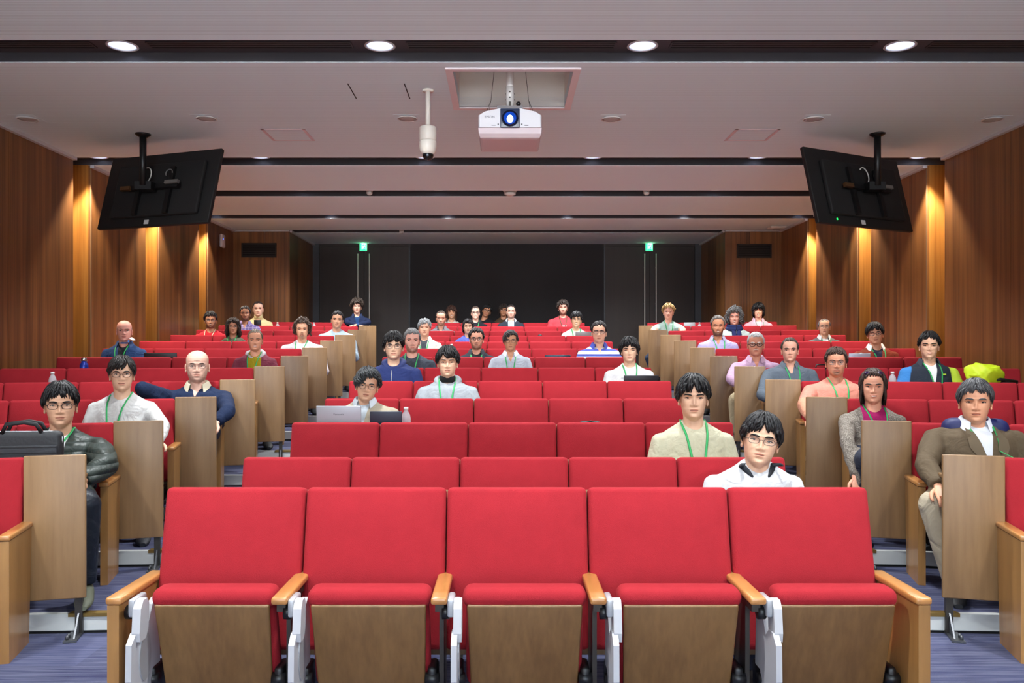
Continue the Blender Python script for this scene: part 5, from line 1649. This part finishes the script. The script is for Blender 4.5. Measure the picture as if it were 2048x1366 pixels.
 dict(px=1198, top=641, chin=685, row=8, block='C', dy=.22, label='person with glasses in blue and white striped polo shirt', skin=(220, 171, 145), hair=hs(56, 94, 118, .012, n=260, w=.007, jag=2, temple=66), hairc=(30, 26, 26), glasses=((40, 38, 42), .0014, .0235, .0145, 3.0), top_c=(198, 200, 212), pattern=('stripe', (70, 84, 168), .062), collar=((52, 66, 160), 28, .05), short=.8, eye=.6, smile=.1, build=1.06),
 dict(px=1259, top=673, chin=724, row=6, block='C', dy=.22, label='black-haired person in white T-shirt behind a black laptop', skin=ASIAN, hair=hs(67, 102, 120, .018, n=340, w=.012, jag=9, sweep=20, long=.02, face=62), hairc=(18, 17, 19), top_c=(206, 206, 208), lanyard=.30, eye=.5, smile=-.15, build=1.06, short=.8, print=[(-.075, .13, .035, .014, (170, 174, 178))]),
 # ---- right block
 dict(px=1337, top=606, chin=638, row=12, block='R', dy=.36, label='blond person in pale mint T-shirt leaning on both arms', skin=(235, 177, 156), hair=hs(62, 94, 116, .024, n=280, w=.010, curl=.004, jag=6, sweep=30), hairc=(150, 116, 74), hairc2=(200, 166, 112), browc=(150, 116, 84), top_c=(170, 196, 188), lanyard=.32, short=.6, smile=.7, build=1.0, armL=((1307, 660, 13.0), (1310, 676, 12.85)), armR=((1366, 660, 13.0), (1360, 676, 12.85)), pants_c=(50, 62, 84), legL=((1297, 716, 12.9), (1312, 760, 12.95))),
 dict(px=1436, top=630, chin=671, row=9, block='R', dy=.22, label='bearded person with tied-back grey hair in lavender shirt', skin=(199, 139, 107), hair=hs(46, 92, 116, .010, n=240, w=.008, curl=.0015, temple=62, jag=2, top=.008), hairc=(96, 90, 86), beard=('full', (46, 36, 32), .85), browc=(50, 40, 36), top_c=(166, 156, 196), collar=((186, 180, 212), 34, .035), inner_c=(186, 130, 100), open=(.035, .01, .09), lanyard=.30, smile=.7, teeth=True, build=1.05),
 dict(px=1469, top=613, chin=650, row=11, block='R', dy=.24, label='smiling person with grey curly hair and navy scarf', skin=(228, 166, 147), hair=hs(60, 106, 124, .034, n=340, w=.010, curl=.008, long=.06, face=52, ears=False, flare=.03, jag=8), hairc=(92, 92, 92), hairc2=(160, 160, 158), top_c=(206, 222, 216), scarf=(30, 42, 92), lanyard=.34, smile=.9, teeth=True, build=.95),
 dict(px=1517, top=604, chin=635, row=13, block='R', dy=.22, label='smiling person with black bob in pink cardigan, rearmost at the right', skin=(235, 184, 156), hair=BOB, hairc=(20, 19, 21), top_c=(206, 160, 174), inner_c=(222, 178, 196), open=(.05, .012, .2), collar=((226, 184, 200), 26), lanyard=.30, lany_c=(120, 150, 140), smile=.8, teeth=True, eye=.5, build=.96),
 dict(px=1649, top=637, chin=669, row=10, block='R', dy=.22, label='balding person with glasses in grey cardigan before the right wall', skin=(222, 171, 141), hair=hs(36, 95, 118, .007, n=160, w=.006, front2=46, temple=60, bald=30), hairc=(90, 88, 88), browc=(80, 72, 66), glasses=((130, 118, 104), .0008, .023, .015, 2.6), top_c=(112, 106, 106), inner_c=(206, 206, 204), open=(.05, .012, .14), collar=((212, 212, 210), 26), lanyard=.30, eye=.5, smile=.0, build=1.05),
 dict(px=1752, top=643, chin=688, row=8, block='R', dy=.22, label='black-haired person with glasses in rust cardigan and white shirt', skin=(218, 162, 132), hair=hs(67, 97, 118, .015, n=320, w=.011, jag=9, sweep=16), hairc=(18, 17, 19), glasses=((46, 40, 40), .0013, .0235, .015, 2.8), top_c=(136, 56, 38), inner_c=(40, 38, 60), open=(.062, .012, .24), collar=((232, 232, 232), 30, .075), lanyard=.30, eye=.5, smile=.5, roll=-4, build=1.04),
 dict(px=1512, top=664, chin=711, row=7, block='R', dy=.20, label='grey-haired person with moustache and dark glasses in pink shirt', skin=(209, 145, 119), hair=CROP, hairc=(166, 166, 168), hairc2=(206, 206, 206), glasses=((30, 26, 26), .0018, .0245, .0155, 3.0), beard=('moustache', (206, 196, 184), .9), browc=(190, 184, 178), top_c=(190, 156, 184), collar=((216, 180, 208), 22, .04), smile=-.2, build=1.1, fat=1.04, armL=((1462, 758, 8.5), (1480, 772, 8.3)), pants_c=(176, 160, 128), legL=((1471, 800, 8.25), (1472, 868, 8.25))),
 dict(px=1580, top=675, chin=723, row=6, block='R', dy=.20, label='short-haired person in slate grey shirt with green lanyard', skin=(226, 169, 147), hair=RECEDE, hairc=(66, 56, 50), top_c=(92, 102, 114), collar=((94, 104, 116), 24, .055), lanyard=.36, smile=.0, build=1.14, armL=((1524, 790, 7.5), (1560, 806, 7.3)), pants_c=(40, 44, 56)),
 dict(px=1673, top=694, chin=752, row=5, block='R', dy=.24, label='person with goatee and glasses in salmon T-shirt', skin=(209, 147, 119), hair=hs(56, 96, 118, .014, n=260, w=.009, jag=4, curl=.002, temple=66), hairc=(58, 42, 36), glasses=((110, 100, 96), .0009, .0245, .0155, 2.8), beard=('goatee', (62, 46, 40), .75), top_c=(214, 138, 120), lanyard=.36, short=.85, smile=.05, build=1.14, fat=1.03, armL=((1608, 812, 6.5), (1622, 838, 6.3))),
 dict(px=1747, top=737, chin=806, row=4, block='R', dy=.24, label='smiling person with sunglasses on the head in grey knit cardigan and magenta top', skin=(228, 164, 136), hair=hs(52, 106, 124, .012, n=300, w=.012, long=.10, face=54, ears=False, flare=.006, part=.1, temple=70), hairc=(46, 32, 26), top_c=(104, 96, 88), pattern=('knit', (150, 142, 132)), inner_c=(164, 30, 96), open=(.085, .085, .5), shades=True, lanyard=.30, smile=.9, teeth=True, build=.98, armL=((1694, 880, 5.62), (1712, 955, 5.4))),
 dict(px=1859, top=662, chin=717, row=6, block='R', dy=.22, label='laughing person in blue, charcoal and lime track jacket', skin=(236, 188, 158), hair=hs(60, 96, 118, .015, n=260, w=.010, jag=5, sweep=20), hairc=(20, 18, 19), top_c=(44, 50, 62), pattern=('sides', (66, 136, 206), (200, 226, 70)), inner_c=(236, 236, 236), open=(.055, .01, .2), collar=((46, 52, 64), 40, .07), lanyard=.32, smile=.9, teeth=True, eye=.25, build=1.08, print=[(.07, .12, .03, .010, (200, 226, 70))]),
 dict(px=1952, top=758, chin=845, row=3, block='R', dy=.22, label='grey-haired person in brown jacket and white shirt, nearest at the right', skin=(220, 162, 130), hair=hs(60, 97, 120, .015, n=340, w=.010, jag=6, sweep=18), hairc=(62, 62, 64), hairc2=(132, 132, 134), top_c=(92, 78, 60), inner_c=(220, 224, 232), open=(.07, .006, .34), lapel=(100, 86, 66), collar=((226, 230, 238), 22, .05), lanyard=.36, eye=.6, smile=.0, build=1.2, fat=1.03, nz=.025, pants_c=(176, 164, 142), shoe_c=(24, 24, 28), armL=((1852, 930, 4.72), (1878, 975, 4.5)), legL=((1866, 1010, 4.5), (1908, 1166, 4.46))),
]
for k, P in enumerate(PEOPLE):
    P['seed'] = k + 1
    r = person(P)
    if P.get('mask'):
        pass
make_seats()
make_desks()

# ------------------------------------------------------------------ small things on desks and seats
def desk_at(block, row_behind, px):
    """point on the desk in front of the given row, under pixel column px"""
    i = row_behind - 1
    y = row_y(i) + .24
    for _ in range(4):
        p = at(px, 700, y); y = line_y(block, i, p.x) + .24
    return Vector((p.x, y, row_f(i) + DESK_H + .001))
def bottle(block, row, px, label, cap=(226, 226, 226), lab=(214, 220, 226), sc=1.0, liquid=None):
    p = desk_at(block, row, px)
    t = thing('water_bottle', label, 'bottle', p, 0, 'plastic drink bottles')
    pet = mat('clear_plastic' if not liquid else 'clear_plastic_green', liquid or (214, 220, 226), .08, alpha=.45 if not liquid else .8)
    h = .212 * sc; r = .032 * sc
    mb = MB(); mb.lathe([(0, 0), (r * .8, 0), (r, .008), (r, h * .55), (r * .96, h * .6), (r, h * .64), (r * .8, h * .78), (r * .42, h * .88), (r * .4, h * .92)], 18); mb.build('flask', pet, t)
    mb = MB(); mb.lathe([(r * 1.015, h * .22), (r * 1.015, h * .52)], 18, cap=False); mb.build('label_band', mat('bottle_label_%d_%d_%d' % lab, lab, .5), t)
    mb = MB(); mb.lathe([(r * .47, h * .91), (r * .47, h * .99), (r * .42, h), (0, h)], 16); mb.build('cap', mat('cap_%d_%d_%d' % cap, cap, .4), t)
bottle('L', 6, 105, 'clear plastic bottle with white cap behind the olive jacket wearer')
bottle('L', 13, 555, 'clear small bottle beside the person in beige turtleneck', sc=.95)
bottle('L', 13, 628, 'clear small bottle on the rear left desk nearer the aisle', sc=.95)
bottle('C', 4, 812, 'clear plastic bottle with white cap beside the dark tablet')
bottle('C', 9, 903, 'small white-capped bottle behind the grey hooded sweatshirt wearer', sc=.9)
bottle('R', 13, 1399, 'clear small bottle on the rear right desk near the blond person', sc=.95)
bottle('R', 8, 1722, 'bottle of green tea beside the rust cardigan wearer', liquid=(150, 190, 60), lab=(150, 200, 60), sc=.85)
bottle('R', 6, 1785, 'clear plastic bottle with white cap left of the track jacket')
# blue steel flask
p = desk_at('L', 7, 168)
t = thing('steel_flask', 'blue steel drinking flask with silver cap and wire handle', 'flask', p, 0)
mb = MB(); mb.lathe([(0, 0), (.036, 0), (.038, .006), (.038, .155), (.034, .172), (.023, .184), (.023, .2)], 22); mb.build('body', mat('flask_blue', (28, 52, 150), .3, .3), t)
mb = MB(); mb.lathe([(.025, .198), (.026, .204), (.026, .226), (.021, .23), (0, .23)], 20); mb.build('cap', M_CHROME, t)
mb = MB(); mb.tube([(.034 * math.cos(a), 0, (.205 + .020 * math.sin(a) * -1)) for a in [PI * k / 10 for k in range(11)]], .003, 6); mb.build('handle', M_CHROME, t)
mb = MB(); mb.box((0, -.0375, .06), (.03, .003, .012)); mb.build('mark', mat('flask_mark', (150, 170, 220), .5), t)

def laptop(block, row, px0, px1, pyt, label, lid, logo=None, rz=0, cat='laptop', kind='laptop', base=True, dyo=.0):
    p = desk_at(block, row, (px0 + px1) / 2)
    p.y += dyo
    W = (px1 - px0) / F_PX * p.y
    ang = {'C': 0, 'L': TILT, 'R': -TILT}[block] * .5 + rz
    t = thing(kind, label, cat, p, ang)
    top = CAM.z - (pyt - VPY) / F_PX * p.y
    H = max(.12, min(.30, top - p.z))
    ml = mat('lid_%d_%d_%d' % lid, lid, .35, .25)
    lean = math.radians(8)
    Rl = Matrix.Rotation(lean, 3, 'X')
    mb = MB(); mb.rbox(Rl @ Vector((0, 0, H / 2)) + Vector((0, -.06, .008)), (W, .010, H), .004, 2, 1, Rl); l = mb.build('lid' if base else 'panel', ml, t)
    if base:
        mb = MB(); mb.rbox((0, .05, .008), (W, .21, .015), .006, 2, 1); mb.build('base', ml, t)
        mb = MB(); mb.box((0, .045, .0165), (W * .88, .10, .002)); mb.build('keyboard', M_BLACK, t)
        mb = MB(); mb.box(Rl @ Vector((0, .0062, H / 2)) + Vector((0, -.06, .008)), (W * .92, .001, H * .86), Rl); mb.build('screen', mat('laptop_screen', (30, 34, 44), .2, emit=(90, 110, 150), estr=.4), l)
    else:
        mb = MB(); mb.box((0, .03, H * .3), (W * .5, .006, H * .62), Matrix.Rotation(-.5, 3, 'X')); mb.build('stand', ml, t)
    if logo:
        v = Rl @ Vector((0, -.0056, H * logo[2])) + Vector((0, -.06, .008))
        text_mesh('lid_lettering', logo[0], logo[1], mat('logo_dark', (70, 72, 78), .5), l, v, (PI / 2 + lean, 0, 0), .0004)
    return t
laptop('C', 4, 639, 727, 812, 'silver laptop with open lid before the grey-haired person', (164, 168, 176), ('Panasonic', .017, .76))
laptop('C', 4, 743, 806, 823, 'dark blue tablet standing beside the plastic bottle', (40, 46, 62), None, .04, 'tablet', 'tablet', False)
laptop('C', 6, 1245, 1314, 752, 'black laptop before the person in white T-shirt', (18, 19, 24))
laptop('C', 8, 1089, 1140, 711, 'dark laptop with a white cable left of the striped polo', (34, 40, 60))
laptop('L', 8, 294, 357, 707, 'low black laptop beside the person in blue jacket', (22, 22, 26))
laptop('C', 11, 1150, 1184, 665, 'grey laptop before the person with round glasses and white top', (112, 108, 108))
laptop('R', 13, 1367, 1389, 646, 'silver laptop beside the blond person', (176, 178, 182))
laptop('R', 8, 1694, 1735, 708, 'pale silver laptop beside the green tea bottle', (176, 186, 200))
laptop('L', 13, 510, 524, 641, 'small black tablet before the person in beige turtleneck', (20, 20, 24), None, 0, 'tablet', 'tablet', False)
# white charger and cable near the dark laptop
p = desk_at('C', 8, 1128)
t = thing('charger_cable', 'white charging cable with plug looping over the dark laptop', 'cable', p, 0)
mb = MB(); mb.tube([(-.12, -.07, .0), (-.07, -.075, .06), (-.01, -.08, .105), (.04, -.08, .10), (.09, -.075, .05), (.10, -.07, .0)], .0035, 6); mb.build('cable', mat('cable_pure_white', (226, 226, 226), .5), t)
mb = MB(); mb.rbox((.0, -.08, .115), (.03, .03, .035), .008, 2); mb.build('plug', mat('cable_pure_white', (226, 226, 226), .5), t)

# black laptop bag standing on the desk in front of the olive jacket
p = desk_at('L', 3, 55)
t = thing('laptop_bag', 'black padded laptop bag with carry handles standing on the left desk', 'bag', p, TILT * .6)
mbk = mat('bag_nylon', (30, 32, 36), .6, bump=.4, bscale=60)
mb = MB(); mb.rbox((-.02, -.01, .122), (.40, .075, .25), .032, 4, 3); mb.build('case', mbk, t)
mb = MB(); mb.rbox((-.02, -.05, .10), (.37, .012, .15), .006, 2, 2); mb.build('front_pocket', mat('bag_nylon_2', (36, 38, 43), .6, bump=.4, bscale=60), t)
mb = MB()
for k in range(5): mb.box((-.02, -.057, .045 + .03 * k), (.365, .003, .003))
mb.build('seams', mat('bag_seam', (18, 18, 20), .7), t)
mb = MB(); mb.tube([(.165, -.02, .06), (.178, -.02, .215), (.13, -.02, .243), (-.17, -.02, .246), (-.21, -.02, .215)], .004, 6); mb.build('piping', mat('bag_piping', (190, 194, 198), .5), t)
for s in (-1, 1):
    mb = MB(); mb.tube([(-.11, s * .03 - .01, .235), (-.085, s * .035 - .01, .285), (0, s * .035 - .01, .295), (.06, s * .035 - .01, .283), (.085, s * .03 - .01, .24)], .011, 8, True, ((0, 1, 0), .4)); mb.build('handle', mat('bag_handle', (20, 20, 23), .6), t)
# lime jacket bundle on a black bag
p = desk_at('R', 6, 1962)
t = thing('black_bag', 'flat black bag under the lime jacket on the right desk', 'bag', p + Vector((.10, .0, 0)), 0)
mb = MB(); mb.rbox((0, 0, .07), (.36, .2, .15), .05, 4, 2); mb.build('case', mbk, t)
mb = MB(); mb.tube([(-.1, -.10, .13), (0, -.105, .155), (.14, -.10, .135)], .012, 8); mb.build('strap', M_BLACK, t)
def bundle(name, label, cat, p, r, col, seed, parts=None):
    rng = np.random.RandomState(seed)
    bm = bmesh.new()
    for q in range(26):
        v = rng.normal(0, 1, 3); v /= np.linalg.norm(v)
        v *= rng.uniform(.78, 1.1)
        bm.verts.new((v[0] * r[0], v[1] * r[1], max(v[2], -.75) * r[2]))
    hull = bmesh.ops.convex_hull(bm, input=bm.verts)
    bmesh.ops.delete(bm, geom=[g for g in hull['geom_interior'] if isinstance(g, bmesh.types.BMVert)], context='VERTS')
    bmesh.ops.subdivide_edges(bm, edges=bm.edges, cuts=3, use_grid_fill=True)
    bmesh.ops.smooth_vert(bm, verts=bm.verts, factor=.5, use_axis_x=True, use_axis_y=True, use_axis_z=True)
    for v in bm.verts:
        v.co += v.co.normalized() * float(rng.normal(0, .004)) + v.co.normalized() * .006 * math.sin(v.co.x * 60 + v.co.z * 45)
    bm.verts.ensure_lookup_table(); bm.verts.index_update()
    mb = MB(); mb.add([tuple(v.co) for v in bm.verts], [tuple(q.index for q in f.verts) for f in bm.faces], True); bm.free()
    t = thing(name, label, cat, p, 0)
    mb.build('folded_cloth', mat(name + '_cloth', col, .6, var=.1, vscale=12), t)
    return t
bundle('lime_jacket', 'crumpled lime yellow jacket heaped on the right desk', 'jacket', p + Vector((.012, -.02, .175)), (.185, .125, .145), (190, 214, 26), 3)
# blue backpack behind the brown jacket, black backpack at the left edge, black bags between the rows
def backpack(p, w, h, col, label, rz=0):
    t = thing('backpack', label, 'backpack', p, rz)
    m = mat('pack_%d_%d_%d' % col, col, .6, bump=.3, bscale=50)
    mb = MB(); mb.rbox((0, 0, h / 2), (w, .14, h), .06, 4, 2); mb.build('main_compartment', m, t)
    mb = MB(); mb.rbox((0, -.075, h * .35), (w * .7, .05, h * .5), .025, 3, 1); mb.build('front_pocket', m, t)
    mb = MB(); mb.tube([(-w * .28, -.06, h * .75), (-w * .2, -.085, h * .5), (-w * .25, -.08, h * .1)], .018, 8); mb.build('strap', M_BLACK, t)
    mb = MB(); mb.tube([(-.04, 0, h * .98), (0, 0, h * 1.04), (.04, 0, h * .98)], .008, 8); mb.build('top_loop', M_BLACK, t)
    return t
q = at(1955, 848, line_y('R', 3, 2.9) - .09)
backpack(Vector((q.x, line_y('R', 3, q.x) - .10, row_f(3) + .47)), .36, .47, (18, 27, 84), 'dark blue backpack behind the brown jacket wearer', -TILT)
q = seat_pos('L', 2, 0)
backpack(Vector((q.x - .12, q.y - .24, .0 + .47)), .30, .24, (26, 28, 34), 'black backpack on the first seat at the left edge', TILT)
p = desk_at('C', 4, 1180)
t = thing('black_pouch', 'black pouch just showing above the third row seat backs', 'pouch', p, 0)
mb = MB(); mb.rbox((0, 0, .06), (.17, .09, .13), .045, 4, 2); mb.build('case', mbk, t)
mb = MB(); mb.tube([(-.07, -.02, .10), (0, -.03, .125), (.07, -.02, .10)], .006, 8); mb.build('zip', M_BLACK, t)
p = desk_at('C', 11, 1080)
t = thing('black_pouch', 'tiny black pouch on a desk left of the grey laptop', 'pouch', p, 0)
mb = MB(); mb.rbox((0, 0, .08), (.07, .06, .16), .03, 3, 2); mb.build('case', mbk, t)
mb = MB(); mb.tube([(-.02, -.03, .12), (.02, -.03, .12)], .005, 6); mb.build('zip', M_BLACK, t)
p = desk_at('R', 7, 1640)
t = thing('black_pouch', 'black bag handle showing behind the slate grey shirt wearer', 'pouch', p, 0)
mb = MB(); mb.rbox((0, 0, .06), (.20, .09, .12), .04, 4, 2); mb.build('case', mbk, t)
mb = MB(); mb.tube([(-.06, -.02, .10), (-.04, -.02, .16), (.04, -.02, .16), (.06, -.02, .10)], .007, 8); mb.build('handle', M_BLACK, t)
# face mask hanging at the chin of the person in the blue jacket
